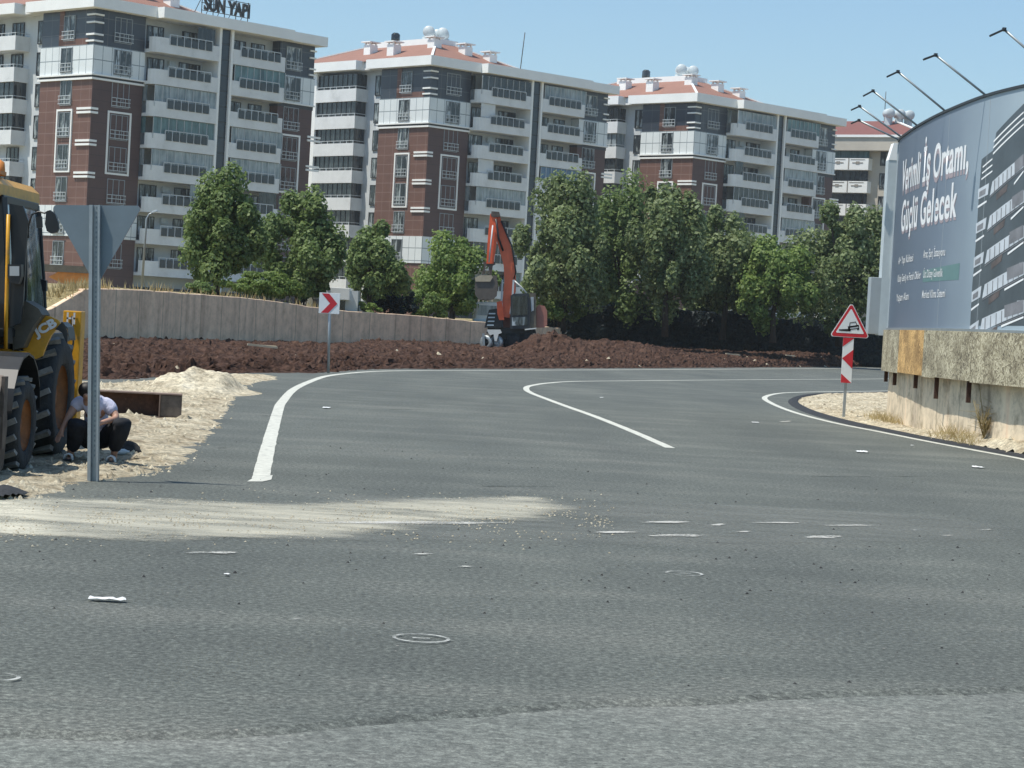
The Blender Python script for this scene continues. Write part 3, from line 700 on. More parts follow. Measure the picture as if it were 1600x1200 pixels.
def apartment(loc,rot,seed,label,glz,left_glz):
    rnd=random.Random(seed)
    B=empty('apartment_building',loc,R(rot),label=label,cat='building',group='matching apartment blocks in a row')
    # core
    ubox(B,'wall','plaster',(.9,26.1,.9,25,1,28.35),(5.6,13.8,.85,.9,1,28.35))
    ubox(B,'base_wall','darkframe',(.3,26.3,.3,25.2,-1,3.2))
    # tower
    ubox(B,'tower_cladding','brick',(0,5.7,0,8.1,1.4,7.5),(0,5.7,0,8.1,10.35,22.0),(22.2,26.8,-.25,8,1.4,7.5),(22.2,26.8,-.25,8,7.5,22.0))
    ubox(B,'tower_cladding','brickshade',(0,5.72,-.05,0,1.4,7.5),(0,5.72,-.05,0,10.35,22.0),(22.2,26.8,-.28,-.25,1.4,22.0))
    ubox(B,'top_cladding','topdark',(0.9,5.72,-.04,0,25.1,28.35))
    ubox(B,'white_band','whitepan',(-.12,5.76,-.12,8.1,22.42,25.1),(-.12,5.76,-.12,8.1,7.5,10.35),(22.15,26.9,-.35,8,22.42,25.1))
    ubox(B,'ledge','fascia',(-.3,5.8,-.3,8.3,22.28,22.42),(-.22,5.8,-.22,8.3,21.9,22.08),(22.1,27.0,-.45,8,22.26,22.42))
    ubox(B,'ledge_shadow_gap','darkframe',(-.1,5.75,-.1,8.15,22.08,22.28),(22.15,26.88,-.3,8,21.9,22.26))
    ubox(B,'top_cladding','topdark',(0,5.7,0,8.1,25.1,28.35),(22.2,26.8,-.25,8,25.1,28.35))
    ubox(B,'brown_inset','brick',(-.05,0,4.7,5.4,25.1,28.35),(-.05,0,.9,5.4,25.1,25.7))
    # corner bars
    cb=MB()
    for z in (27.75,27.05,25.95,25.35): cb.box(-.16,.9,-.16,0,z,z+.16); cb.box(-.16,0,0,1.1,z,z+.16)
    for z in (27.75,27.05,25.95,25.35): cb.box(26.1,26.95,-.40,-.25,z,z+.16)
    for zz in (19.15,16.2,13.25): 
        for z in (zz,zz-.36): cb.box(-.16,.7,-.16,0,z,z+.2); cb.box(-.16,0,0,2.0,z,z+.2); cb.box(26.3,28.05,-.40,-.25,z,z+.2)
    build_split(cb,'corner_bar','fascia',B)
    # fascia and soffits, roof
    ubox(B,'fascia','fascia',(-.95,6.3,-.95,9.7,28.35,29.35),(6.3,22.5,-2.0,2,28.30,29.30),(22.5,27.5,-1.35,9,28.33,29.28),(-1.35,1.5,10.9,19.6,28.32,29.32),(-.2,1.5,9.7,10.9,28.36,29.2),(25.9,27.3,9,26,28.36,29.3))
    rf=MB(); zb,zt=29.25,32.0
    bb_=[(-.5,-.5),(13.5,-.5),(13.5,25.5),(-.5,25.5)]; tt=[(6.2,6.5),(8.2,6.5),(8.2,18),(6.2,18)]
    for i in range(4):
        a,b_=bb_[i],bb_[(i+1)%4];c,d=tt[(i+1)%4],tt[i]
        rf.quad([(a[0],a[1],zb),(b_[0],b_[1],zb),(c[0],c[1],zt),(d[0],d[1],zt)])
    rf.quad([(p[0],p[1],zt) for p in tt]); roof=rf.build('roof','rooftile',B)
    rd=MB(); rd.bar((-.5,-.5,29.32),(6.2,6.5,32.05),.25,.12); rd.bar((13.5,-.5,29.32),(8.2,6.5,32.05),.25,.12); rd.bar((-.5,25.5,29.32),(6.2,18,32.05),.25,.12); build_split(rd,'ridge_cap','fascia',roof)
    ubox(roof,'terrace_parapet','fascia',(5.5,9.0,6.0,17.5,31.7,32.35))
    ubox(roof,'flat_roof','plaster',(13.4,26.4,0,25,28.4,28.9))
    for (x,y,z0) in ((1.9,8.5,30.0),(4.2,4.5,30.6),(7.6,3.2,30.2),(10.2,2.0,29.6),(3.2,14,30.4)):
        c=MB(); c.box(x-.55,x+.55,y-.55,y+.55,z0-1.0,z0+1.25,.02); c.box(x-.78,x+.78,y-.78,y+.78,z0+1.5,z0+1.62); 
        for sx in(-.4,.4):
            for sy in (-.4,.4): c.box(x+sx-.08,x+sx+.08,y+sy-.08,y+sy+.08,z0+1.25,z0+1.5)
        c.build('chimney','fascia',roof)
    for i,(x,y) in enumerate(((6.6,8.2),(8.3,7.8),(8.9,9.3))):
        c=MB(); c.lathe([(0,-.8),(.62,-.8),(.66,-.7),(.66,.7),(.62,.8),(0,.8)],(x,y,33.2),(1,1,0),20); c.box(x-.5,x+.5,y-.5,y+.5,32.3,32.7); c.build('water_tank','palemetal',roof)
    c=MB(); c.lathe([(0,0),(.45,0),(.5,.15),(.5,.9),(.3,1.1),(0,1.1)],(6.3,13.5,32.3),(0,0,1),16); c.build('water_tank','glazdark',roof)
    # tower windows
    for i,z in enumerate(ZF):
        if i==8: break
        kind='win'
        window(B,3.05 if i else 2.95,-.03 if i not in(1,6) else -.15,z+.12,1.75,2.35,kind,'y',True)
        window(B,2.2,-.03 if i not in (1,6) else -.15,z+.12,2.0,2.35,kind,'x',True)
        if 0<=i<8: window(B,23.0,-.28 if i!=1 else -.38,z+.12,2.0,2.35,kind,'x',True)
        window(B,8.5,.82,z+.2,1.5,2.2,'dark','y')
    # tall white surrounds on the tower (two storeys)
    z0,z1=ZF[4]-.12,ZF[3]+2.75
    sr=MB()
    sr.box(-.13,-.0,2.72,2.90,z0,z1);sr.box(-.13,-.0,4.95,5.13,z0,z1);sr.box(-.13,-.0,2.90,4.95,z0,z0+.18);sr.box(-.13,-.0,2.90,4.95,z1-.18,z1)
    sr.box(1.85,2.03,-.13,0,z0,z1);sr.box(4.37,4.55,-.13,0,z0,z1);sr.box(2.03,4.37,-.13,0,z0,z0+.18);sr.box(2.03,4.37,-.13,0,z1-.18,z1)
    sr.box(22.65,22.83,-.38,-.25,z0,z1);sr.box(25.17,25.35,-.38,-.25,z0,z1);sr.box(22.83,25.17,-.38,-.25,z0,z0+.18);sr.box(22.83,25.17,-.38,-.25,z1-.18,z1)
    build_split(sr,'window_surround','fascia',B)
    # dark strip with white edges
    ubox(B,'dark_strip','strip',(13.75,14.95,-1.25,.9,1.4,28.3))
    ubox(B,'strip_edge','fascia',(13.47,13.75,-1.5,.9,1.4,28.3),(14.95,15.23,-1.5,.9,1.4,28.3))
    # right-face balconies
    for bay,(x0,x1) in enumerate(((5.75,13.47),(15.23,22.1))):
        for i,z in enumerate(ZF[:8]):
            yf=-1.55; m=MB()
            # curved left end outline
            out=[(x0,.85),(x0,yf+.9)]+[(x0+.9-math.cos(t)*.9,yf+.9-math.sin(t)*.9) for t in (.4,.8,1.2,1.57)]+[(x1,yf),(x1,.85)] if bay==0 else [(x0,.85),(x0,yf),(x1-.5,yf),(x1-.13,yf+.15),(x1,yf+.5),(x1,.85)]
            m.prism([(x,y,z-.32) for x,y in out],(0,0,.30))
            h1=.62;h2=1.12
            for k in range(1,len(out)-2):
                a,b_=Vector((*out[k],0)),Vector((*out[k+1],0))
                segs=[(0,1,h2)]
                if (b_-a).length>4: 
                    Lx=(b_-a).length; e0=(1.7 if bay==0 else .9)/Lx; e1=1-.9/Lx; segs=[(0,e0,h2),(e0,e1,h1),(e1,1,h2)]
                for (s0,s1,hh) in segs:
                    p,q=a.lerp(b_,s0),a.lerp(b_,s1); dd=(q-p).normalized(); nn=Vector((-dd.y,dd.x,0))
                    m.prism([p+Vector((0,0,z-.02)),q+Vector((0,0,z-.02)),q+nn*.14+Vector((0,0,z-.02)),p+nn*.14+Vector((0,0,z-.02))],(0,0,hh))
            bal=m.build('balcony','parapet',B)
            rx0=x0+(1.7 if bay==0 else .9); rx1=x1-.9; n=6
            m=MB(); 
            for k in range(n):
                a=rx0+(rx1-rx0)*k/n; bq=rx0+(rx1-rx0)*(k+1)/n
                m.box(a+.1,bq-.1,yf-.06,yf-.02,z+.52,z+1.28)
            m.build('railing_panel','dkpanel',bal)
            m=MB()
            for k in range(n+1): a=rx0+(rx1-rx0)*k/n; m.box(a-.035,a+.035,yf-.04,yf+.03,z+.5,z+1.42)
            m.box(rx0,rx1,yf-.035,yf+.025,z+1.42,z+1.5); m.build('railing','rail',bal)
            g_=glz.get((bay,i))
            if g_:
                m=MB(); m.box(x0+.35,x1-.05,yf+.16,yf+.2,z+.62,z+2.62); 
                if bay==0: m.box(x0+.1,x0+.14,yf+1.0,.8,z+1.1,z+2.62)
                m.build('balcony_glazing',g_,bal)
                m=MB(); k=8
                for q in range(k+1): a=x0+.35+(x1-x0-.4)*q/k; m.box(a-.025,a+.025,yf+.12,yf+.158,z+.62,z+2.62)
                m.build('glazing_frame','rail',bal)
            else:
                # ceiling shade beam and doors on the back wall
                ww=[(x0+.9,2.0),(x0+4.9,2.6)] if bay==0 else [(x0+.9,2.4),(x0+4.2,1.7)]
                for (a,w_) in ww:
                    window(B,a+rnd.uniform(-.15,.15),.82,z+.1,w_,2.25,'dark','x')
                if rnd.random()<.7:
                    a=x0+3.4 if bay==0 else x0+.1
                    m=MB(); m.box(a,a+.8,.5,.82,z+1.75,z+2.3,.02); m.lathe([(.0,-.01),(.2,-.012),(.2,0)],(a+.4,.49,z+2.02),(0,-1,0),14); m.build('air_conditioner','palemetal',B)
                if rnd.random()<.4:
                    a=rnd.choice([x0+.4,x1-2.6]); m=MB(); m.box(a,a+rnd.uniform(1.2,2.4),yf+.16,yf+.2,z+1.15,z+2.62); m.build('balcony_screen',rnd.choice(['glazpale','glazteal','plaster','glazdark']),bal)
                if rnd.random()<.45:
                    m=MB(); a=x0+rnd.uniform(1,4)
                    for q in range(rnd.randint(2,4)): m.box(a+q*.55,a+q*.55+.42,-.9,-.86,z+.9,z+1.5)
                    m.build('laundry','offwhite' if rnd.random()<.5 else 'glazpale',B)
    # left-face balconies
    for i,z in enumerate(ZF[:8]):
        m=MB(); xf=-.75
        m.box(xf,1.0,11.35,18.3,z-.45,z-.02); m.box(xf,xf+.15,11.35,18.3,z-.02,z+.92); m.box(xf+.15,1.0,11.35,11.5,z-.02,z+.92)
        bal=m.build('balcony','parapet',B)
        m=MB(); m.box(xf+.05,xf+.1,11.4,18.3,z+1.16,z+1.22); m.box(xf+.1,.9,11.4,11.45,z+1.16,z+1.22)
        for q in range(7): m.box(xf+.05,xf+.1,11.5+q*1.1,11.56+q*1.1,z+.92,z+1.16)
        m.build('railing','rail',bal)
        if left_glz.get(i,True):
            m=MB(); m.box(xf+.3,xf+.34,11.6,18.25,z+.93,z+2.55); m.box(xf+.34,.9,11.6,11.64,z+.93,z+2.55); m.build('balcony_glazing',left_glz.get(i) if isinstance(left_glz.get(i),str) else 'glazdark',bal)
            m=MB()
            for q in range(9): m.box(xf+.24,xf+.298,11.6+q*.83,11.66+q*.83,z+.93,z+2.55)
            m.build('glazing_frame','darkframe',bal)
        else:
            window(B,12.3,.82,z+.1,1.9,2.3,'dark','y'); window(B,15.6,.82,z+.1,1.7,2.3,'dark','y')
    ubox(B,'pillar','fascia',(-.75,1.2,18.3,19.1,1.4,28.32))
    return B
tt='glazteal';pp='glazpale';dd='glazdark'
A_=P(147,72,201);B_=P(672,152,232);C_=P(1085,206,254)
bA=apartment((A_.x,A_.y,0),47.5,1,'tall apartment block at far left carrying roof letters, brown corner tower and white balconies',{(0,3):tt,(0,4):pp,(1,1):tt,(1,3):pp,(1,4):pp,(0,2):pp,(1,6):tt},{0:False,1:False,2:True,3:True,4:False,5:True})
bB=apartment((B_.x,B_.y,0),44,2,'middle apartment block with thin antenna and all dark glazed sunlit balconies, behind the excavator',{(0,0):dd,(1,3):'glazblue',(0,4):pp,(0,6):dd,(1,0):pp,(0,2):None,(1,5):pp,(0,5):None},{})
bC=apartment((C_.x,C_.y,0),45.5,3,'apartment block farthest right of the three matching blocks, partly behind trees',{(0,0):pp,(0,3):dd,(1,1):None,(1,2):pp,(0,5):pp,(1,4):pp,(1,0):tt},{1:pp,4:pp})
# antenna on B
m=MB(); m.tube([(11.8,-1.2,29.2),(12.2,-1.2,33.4)],.05,6); m.build('antenna','darkframe',bB)
# roof letters on A
def text_mesh(s,size=1.0,offset=0.0,extr=0.0,res=3,sp=1.0):
    c=bpy.data.curves.new('t','FONT'); c.body=s; c.space_character=sp; c.size=size; c.offset=offset; c.extrude=extr; c.resolution_u=res
    o=bpy.data.objects.new('t',c); COL.objects.link(o); dg=bpy.context.evaluated_depsgraph_get(); dg.update()
    me=bpy.data.meshes.new_from_object(o.evaluated_get(dg)); bpy.data.objects.remove(o); bpy.data.curves.remove(c); return me
S=empty('rooftop_sign',(A_.x,A_.y,0),R(47.5),label='dark rooftop letters reading SUN YAPI on the roof edge of the far left block',cat='sign')
me=text_mesh('SUN YAPI',1.55,.045,.09)
xs=[v.co.x for v in me.vertices]; kx=5.6/(max(xs)-min(xs)); x0_=min(xs)
for v in me.vertices:
    x,y,z=v.co; v.co=((x-x0_)*kx+11.2,-1.7-z,29.75+y*1.12)
me.materials.clear(); me.materials.append(MT['darkframe']); link(bpy.data.objects.new('lettering',me),S)
m=MB()
for z in (29.7,30.4,31.1): m.box(11.0,17.0,-1.55,-1.48,z-.03,z+.03)
for x in (11.1,12.5,13.9,15.3,16.8): m.box(x-.03,x+.03,-1.5,-1.44,29.3,31.2); m.bar((x,-1.47,31.0),(x,-.3,29.4),.05)
m.build('support_frame','darkframe',S)

# right-most building (different)
D_=P(1436,209,283)
D4=empty('apartment_building',(D_.x,D_.y,0),R(58),label='beige apartment block with dark red roof and ornamented white balconies behind the billboard',cat='building')
ubox(D4,'wall','beige',(0,16,0,22,0,28.0))
ubox(D4,'eave','beige',(-1.6,17,-1.6,23,26.6,28.3))
ubox(D4,'fascia','fascia',(-1.8,17.2,-1.8,23.2,28.3,28.62))
m=MB(); zb,zt=28.62,31.2; q0=[(-1.8,-1.8),(17.2,-1.8),(17.2,23.2),(-1.8,23.2)]; q1=[(6,6),(10,6),(10,15),(6,15)]
for i in range(4):
    a,b_=q0[i],q0[(i+1)%4];c,d=q1[(i+1)%4],q1[i]; m.quad([(a[0],a[1],zb),(b_[0],b_[1],zb),(c[0],c[1],zt),(d[0],d[1],zt)])
m.quad([(p[0],p[1],zt) for p in q1]); roof=m.build('roof','rooftile2',D4)
m=MB(); m.bar((-1.8,-1.8,28.7),(6,6,31.3),.35,.15); m.build('ridge_cap','fascia',roof)
for (x,y) in ((4,6),(5.2,5),(6.4,4.2)):
    m=MB(); m.lathe([(0,-.7),(.6,-.7),(.64,-.6),(.64,.6),(.6,.7),(0,.7)],(x,y,32.0),(1,1,0),18); m.box(x-.4,x+.4,y-.4,y+.4,30.2,31.5); m.build('water_tank','palemetal',roof)
m=MB(); m.tube([(5,7,31),(5,7,35)],.05,6); m.build('antenna','darkframe',roof)
for i in range(9):
    z=25.0-2.98*i-.55
    if z<0: break
    if i: pass
    m=MB(); m.box(-1.3,0,6.2,17.5,z-.35,z-.05); m.box(-1.3,-1.15,6.2,17.5,z-.05,z+1.15); m.box(-1.15,0,6.2,6.35,z-.05,z+1.15); bal=m.build('balcony','fascia',D4)
    m=MB()
    for k in range(4):
        y=7.7+k*2.75
        m.box(-1.34,-1.3,y-.75,y+.75,z+.5,z+.62); m.box(-1.345,-1.3,y-.25,y+.25,z+.38,z+.74); m.box(-1.35,-1.3,y+1.2,y+1.32,z-.3,z+1.15); m.box(-1.335,-1.3,y-1.0,y+1.0,z+.95,z+1.02)
    m.build('ornament','ornament',bal)
    m=MB(); m.box(-.5,-.45,6.5,17.3,z+1.16,z+2.55); m.build('balcony_glazing','glazteal' if i==0 else 'glazdark',bal)
    window(D4,3.6,-.03,z+.3,1.5,2.0,'dark','y'); window(D4,1.0,-.03,z+.3,1.2,2.0,'dark','y')
    window(D4,3,-.03,z+.3,1.9,2.0,'dark','x')

# ------------------------------------------------------------------ vegetation
def tree(name,x0,x1,yt,yb,D,mat,label,group,n=8500,leaf=.26,seed=0,trunk=True,lob=16,cat='tree',zbase=None,depth=None,zmin=None):
    rnd=random.Random(seed*31+5)
    a=P(x0,(yt+yb)/2,D);b=P(x1,(yt+yb)/2,D);t=P((x0+x1)/2,yt,D);u=P((x0+x1)/2,yb,D)
    cx=(a.x+b.x)/2; rx=(b.x-a.x)/2; cz=(t.z+u.z)/2; rz=(t.z-u.z)/2; ry=depth or rx
    zb=zbase if zbase is not None else 1.7
    rx*=1.10; T=empty(name,(cx,D,zb),label=label,cat=cat,group=group)
    lobes=[]; lob=int(lob*1.6)
    for i in range(lob):
        th=i*2.39996+rnd.random(); zz=1-2*(i+.5)/lob; rr=math.sqrt(1-zz*zz)
        s=rnd.uniform(.42,.92); wob=(1.16 if zz<.15 else 1-.20*zz)
        lobes.append((Vector((math.cos(th)*rr*s*rx*wob,math.sin(th)*rr*s*ry*wob,zz*s*rz)),rnd.uniform(.15,.38)))
    lobes.append((Vector((0,0,0)),.55))
    vs=[];fs=[]; n=int(n*1.7); leaf*=.80; per=n//len(lobes)
    ctr=Vector((0,0,cz-zb))
    for c,rr in lobes:
        w_=per if rr<.5 else per//2
        for k in range(w_):
            v=Vector((rnd.gauss(0,1),rnd.gauss(0,1),rnd.gauss(0,1))).normalized()
            # small clumps on the lobe surface
            cl=1+.30*noise.noise(v*2.7+c)+.16*noise.noise(v*6+c*2)
            rad=(rnd.random()**.38)*cl*(1.18 if rnd.random()<.06 else 1)
            p=ctr+c+Vector((v.x*rx,v.y*ry,v.z*rz))*rr*rad
            if p.z+zb<(zmin if zmin is not None else zb+.1): continue
            nn=(v+Vector((rnd.gauss(0,.55),rnd.gauss(0,.55),rnd.gauss(0,.55)+.25))).normalized()
            q=nn.to_track_quat('Z','Y').to_matrix()@Matrix.Rotation(rnd.random()*6.28,3,'Z')
            sz=leaf*rnd.uniform(.55,1.25); kk=len(vs)
            for (dx,dy) in ((-.5,-.35),(.1,-.5),(.55,.1),(.0,.5)): vs.append(tuple(p+q@Vector((dx*sz,dy*sz,0))))
            fs.append((kk,kk+1,kk+2,kk+3))
    pydata('crown' if trunk else 'foliage',vs,fs,mat,T)
    m=MB()
    H_=cz-zb
    if trunk:
        r0=max(.10,rx*.07)
        m.tube([(0,0,-.3),(rnd.uniform(-.1,.1),0,H_*.35),(rnd.uniform(-.2,.2),rnd.uniform(-.2,.2),H_*.75),(0,0,H_+rz*.5)],[r0*1.3,r0,r0*.75,r0*.25],8)
        for c,rr in lobes[:9]: m.tube([(0,0,H_*.45+rnd.uniform(0,.5)),tuple(ctr*.8+c*.55),tuple(ctr+c)],[r0*.5,r0*.35,r0*.1],5)
        m.build('trunk','bark',T)
    else:
        for c,rr in lobes[:6]: m.tube([(c.x*.2,c.y*.2,-.2),tuple(ctr+c*.8)],[.05,.02],5)
        m.build('stem','bark',T)
    return T
g1='trees along the terrace behind the retaining wall'; g2='row of trees right of the excavator'
tree('leafy_tree',284,408,272,450,114,'leafA','round green tree standing alone left of the others, in front of the far left block',g1,13000,.25,1,lob=20)
tree('leafy_tree',408,535,302,470,121,'leafA','broad green tree directly left of the chevron sign top',g1,13000,.26,2,lob=20)
tree('leafy_tree',530,634,345,478,127,'leafA','lower green tree just right above the chevron sign',g1,10000,.25,3,lob=16)
tree('leafy_tree',652,765,368,505,134,'leafC','light green bushy tree behind the excavator bucket',g1,11000,.26,4,lob=18)
tree('leafy_tree',822,950,266,508,140,'leafB','tall grey green tree immediately right of the excavator boom',g2,15000,.30,5,lob=24)
tree('leafy_tree',916,1034,276,510,147,'leafA','dark green tree second in the row right of the excavator',g2,12000,.30,6,lob=20)
tree('leafy_tree',990,1104,256,510,141,'leafB','tallest pale tipped tree in front of the third apartment block',g2,14000,.30,7,lob=24)
tree('leafy_tree',1078,1192,322,508,145,'leafB','lower rounded tree right of the tallest tree in the row',g2,10000,.30,8,lob=18)
tree('leafy_tree',1156,1270,370,512,143,'leafC','short bright green tree between the block and the beige building',g2,10000,.29,9,lob=18)
tree('leafy_tree',1240,1400,300,524,146,'leafB','wide pale green tree above the bump warning sign',g2,16000,.30,10,lob=26)
tree('leafy_tree',1040,1140,340,508,152,'leafA','darker tree filling the gap behind the tallest tree',g2,9000,.30,41,lob=16)
tree('leafy_tree',1110,1215,365,508,154,'leafB','hazy green tree in the second rank left of the short bright green tree',g2,9000,.30,42,lob=16)
tree('leafy_tree',856,965,330,508,150,'leafA','dark tree in the second rank behind the tall grey green tree',g2,9000,.30,43,lob=16)
tree('shrub',352,476,424,470,119,'leafC','long bright green shrub on top of the retaining wall','shrubs on the retaining wall',7000,.17,11,False,12,'shrub',1.7,1.3)
tree('shrub',296,335,438,464,107,'leafA','small round shrub below the lone left tree','shrubs on the retaining wall',1800,.16,12,False,8,'shrub',1.7,.8)
tree('shrub',566,650,438,500,129,'leafD','dark shaded shrub on the wall right of the chevron sign','shrubs on the retaining wall',6000,.2,13,False,12,'shrub',1.5,1.3)
tree('shrub',636,700,452,502,131,'leafC','green shrub spilling over the wall left of the excavator bucket','shrubs on the retaining wall',3500,.18,14,False,10,'shrub',1.5,1.0)
tree('shrub',556,592,470,492,125,'leafC','low shrub beside the small white kiosk','shrubs on the retaining wall',1200,.15,15,False,6,'shrub',1.5,.8)
tree('shrub',838,905,452,505,141,'leafC','light green shrub behind the excavator counterweight','shrubs behind the excavator',3500,.22,16,False,10,'shrub',1.2,1.5)
for i,(x0,x1,yt,yb,D,lb) in enumerate([(452,500,395,470,124,'shaded undergrowth bush behind the shrub row left of the chevron sign'),]):
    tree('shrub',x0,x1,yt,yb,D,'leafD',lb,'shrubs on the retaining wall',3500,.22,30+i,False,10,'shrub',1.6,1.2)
# hedge: dark leafy band
def hedge(px,D0,D1,label,seed,zb=.3):
    rnd=random.Random(seed); vs=[];fs=[]
    (xa,ya),(xb,yb)=px[0],px[-1]
    core=[]
    for k in range(26000):
        t=rnd.random(); x=xa+(xb-xa)*t; D=D0+(D1-D0)*t
        for (p,q) in zip(px,px[1:]):
            if p[0]<=x<=q[0]: yt=p[1]+(q[1]-p[1])*(x-p[0])/(q[0]-p[0])
        top=P(x,yt,D); z=zb+(top.z-zb)*rnd.random()**.8+rnd.gauss(0,.08)
        front_=rnd.random()
        c=Vector((top.x,D+front_**2*2.0+.4*noise.noise(Vector((x*.05,z,0))),min(z,top.z+.25*noise.noise(Vector((x*.09,3,0))))))
        nn=Vector((rnd.gauss(0,.5),-1+rnd.gauss(0,.5),rnd.gauss(.3,.5))).normalized()
        qq=nn.to_track_quat('Z','Y').to_matrix(); sz=.26*rnd.uniform(.6,1.3); kk=len(vs)
        for (dx,dy) in ((-.5,-.4),(.4,-.5),(.5,.4),(-.3,.5)): vs.append(tuple(c+qq@Vector((dx*sz,dy*sz,0))))
        fs.append((kk,kk+1,kk+2,kk+3))
    T=empty('hedge',(P(xa,ya,D0).x,D0,zb),label=label,cat='hedge'); inv=Vector(T.location)
    vs=[(v[0]-inv.x,v[1]-inv.y,v[2]-inv.z) for v in vs]
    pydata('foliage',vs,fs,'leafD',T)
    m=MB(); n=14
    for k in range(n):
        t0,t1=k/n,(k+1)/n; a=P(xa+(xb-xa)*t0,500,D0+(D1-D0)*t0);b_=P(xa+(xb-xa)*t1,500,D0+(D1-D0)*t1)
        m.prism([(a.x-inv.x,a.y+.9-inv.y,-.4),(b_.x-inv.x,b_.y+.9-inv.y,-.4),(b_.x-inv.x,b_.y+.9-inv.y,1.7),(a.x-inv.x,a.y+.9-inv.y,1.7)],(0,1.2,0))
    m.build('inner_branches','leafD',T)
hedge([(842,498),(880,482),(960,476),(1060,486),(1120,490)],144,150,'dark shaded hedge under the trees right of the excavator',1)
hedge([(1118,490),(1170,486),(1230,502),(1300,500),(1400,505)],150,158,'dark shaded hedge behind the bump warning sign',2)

# ------------------------------------------------------------------ small things behind the wall
k0=P(505,490,124); sc_=124/F
K=empty('kiosk',(k0.x,124,1.5),label='small flat roofed white kiosk behind the chevron sign',cat='kiosk')
m=MB(); m.box(.1,1.9,.2,2.6,0,1.6); m.build('wall','plaster',K)
m=MB(); m.box(-.25,1.45,-.35,2.9,1.05,1.72,.02); m.build('roof','fascia',K)
m=MB(); m.box(.5,1.2,.16,.2,.45,1.0); m.build('window','glazdark',K)
def vehicle(px,py,D,w,h,l,label,cat='van',name='parked_van',rz=0):
    c=P(px,py,D); V=empty(name,(c.x,D,c.z-h/2),rz,label=label,cat=cat)
    m=MB(); m.prism([(-w/2,0,.35),(w/2,0,.35),(w/2,0,h*.55),(w/2*.85,0,h*.95),(w/2*.7,0,h),(-w/2*.85,0,h),(-w/2,0,h*.9)],(0,l,0)); m.build('body','offwhite',V)
    m=MB(); m.box(-w/2*.8,w/2*.74,-.02,0,h*.58,h*.86); m.build('window','glazdark',V)
    for s in (-.32,.32): 
        m=MB(); m.lathe([(0,-.12),(.33,-.12),(.33,.12),(0,.12)],(w*s,-.02,.33),(0,1,0),16); m.build('wheel','rubber',V)
    return V
vehicle(946,477,168,2.6,1.9,1.8,'white vehicle roof glimpsed through the trees above the hedge')
vehicle(1299,497,170,2.2,1.8,1.7,'white parked vehicle half hidden left of the bump warning sign')
vehicle(1150,486,172,4.6,1.9,1.9,'long pale vehicle between the two dark hedges under the trees')
# white truck behind wall, left of excavator
c=P(763,490,134); V=empty('parked_truck',(c.x,134,.6),label='small white truck behind the wall under the excavator bucket',cat='truck')
m=MB(); m.box(-.8,.9,0,2.2,.8,2.35,.1); m.build('cab','offwhite',V)
m=MB(); m.box(-.65,.6,-.03,0,1.55,2.15); m.build('windscreen','glazpale',V)
m=MB(); m.box(-.85,.5,-.08,.0,.95,1.3,.03); m.build('bumper','palemetal',V)
m=MB(); m.box(-1.0,1.0,2.3,5,1,2.2); m.build('cargo_box','offwhite',V)
for s in (-.75,.75):
    m=MB(); m.lathe([(0,-.12),(.4,-.12),(.4,.12),(0,.12)],(s,.8,.4),(1,0,0),16); m.build('wheel','rubber',V)
# orange metal body behind the grass at left
c=P(108,441,104); V=empty('skip_container',(c.x,104,2.4),label='faded orange metal container behind the dry grass at left',cat='container')
m=MB(); m.prism([(-1.0,0,0.35),(-.2,0,.05),(.95,0,.05),(.95,0,.62),(-.55,0,.62)],(0,1.6,0)); m.build('body','orange',V)
m=MB(); m.box(-1.5,1.0,-.1,1.8,.62,.95); m.build('cover','khaki',V)
# street lamp
c=P(221,455,101); t=P(229,342,101); h_=P(244,331,101)
V=empty('street_lamp',(c.x,101,c.z-.2),label='slim galvanised street lamp on the wall top left of the lone tree',cat='street lamp')
m=MB(); q=lambda p:(p.x-c.x,p.y-101,p.z-c.z+.2)
m.tube([(0,0,0),q(t),q(P(233,335,101)),q(P(239,332,101))],[.06,.045,.04,.035],8); m.build('pole','galv',V)
m=MB(); m.bar(q(P(238,332,101)),q(P(246,329,101)),.16,.09,.02); m.build('lamp_head','palemetal',V)

# ------------------------------------------------------------------ traffic signs
# give way, seen from behind
c=G(147,752); top=P(150,320,c.y); hgt=top.z
V=empty('give_way_sign',(c.x,c.y,0),label='large inverted triangle road sign seen from its grey back, nearest the camera',cat='road sign')
V.rotation_euler=(0,math.atan2(top.x-c.x,hgt),R(-4))
m=MB(); 
m.box(-.045,-.028,-.03,.03,0,hgt); m.box(.028,.045,-.03,.03,0,hgt); m.box(-.028,.028,.012,.03,0,hgt); m.box(-.062,-.045,-.034,-.03,0,hgt); m.box(-.045,-.028,-.036,-.031,0,hgt)
m.build('post','galv',V)
m=MB()
k=0
z=.25
while z<hgt-.03: m.box(-.006,.006,.0095,.0135,z,z+.022); z+=.05
m.build('post_holes','signback',V)
m=MB(); r=.03
def roundtri(pts,r,n=5):
    out=[]; L=len(pts)
    for i in range(L):
        p=Vector(pts[i]);a=(Vector(pts[i-1])-p).normalized();b=(Vector(pts[(i+1)%L])-p).normalized()
        ang=a.angle(b)/2; d=r/math.tan(ang); bis=(a+b).normalized(); cc=p+bis*(r/math.sin(ang)); s0=p+a*d-cc; s1=p+b*d-cc
        for k in range(n+1):
            t=k/n; v=(s0.lerp(s1,t)).normalized()*r; out.append(cc+v)
    return out
tri=roundtri([(-.475,hgt),(.465,hgt),(0,hgt-.82)],.035)
m.prism([(p.x,.032,p.y) for p in tri],(0,.012,0)); m.build('sign_plate','signback',V)
tri2=roundtri([(-.475,hgt),(.465,hgt),(0,hgt-.82)],.035); m=MB(); m.prism([(p.x,.0445,p.y) for p in tri2],(0,.003,0)); pl=m.build('front_border','signred',V)
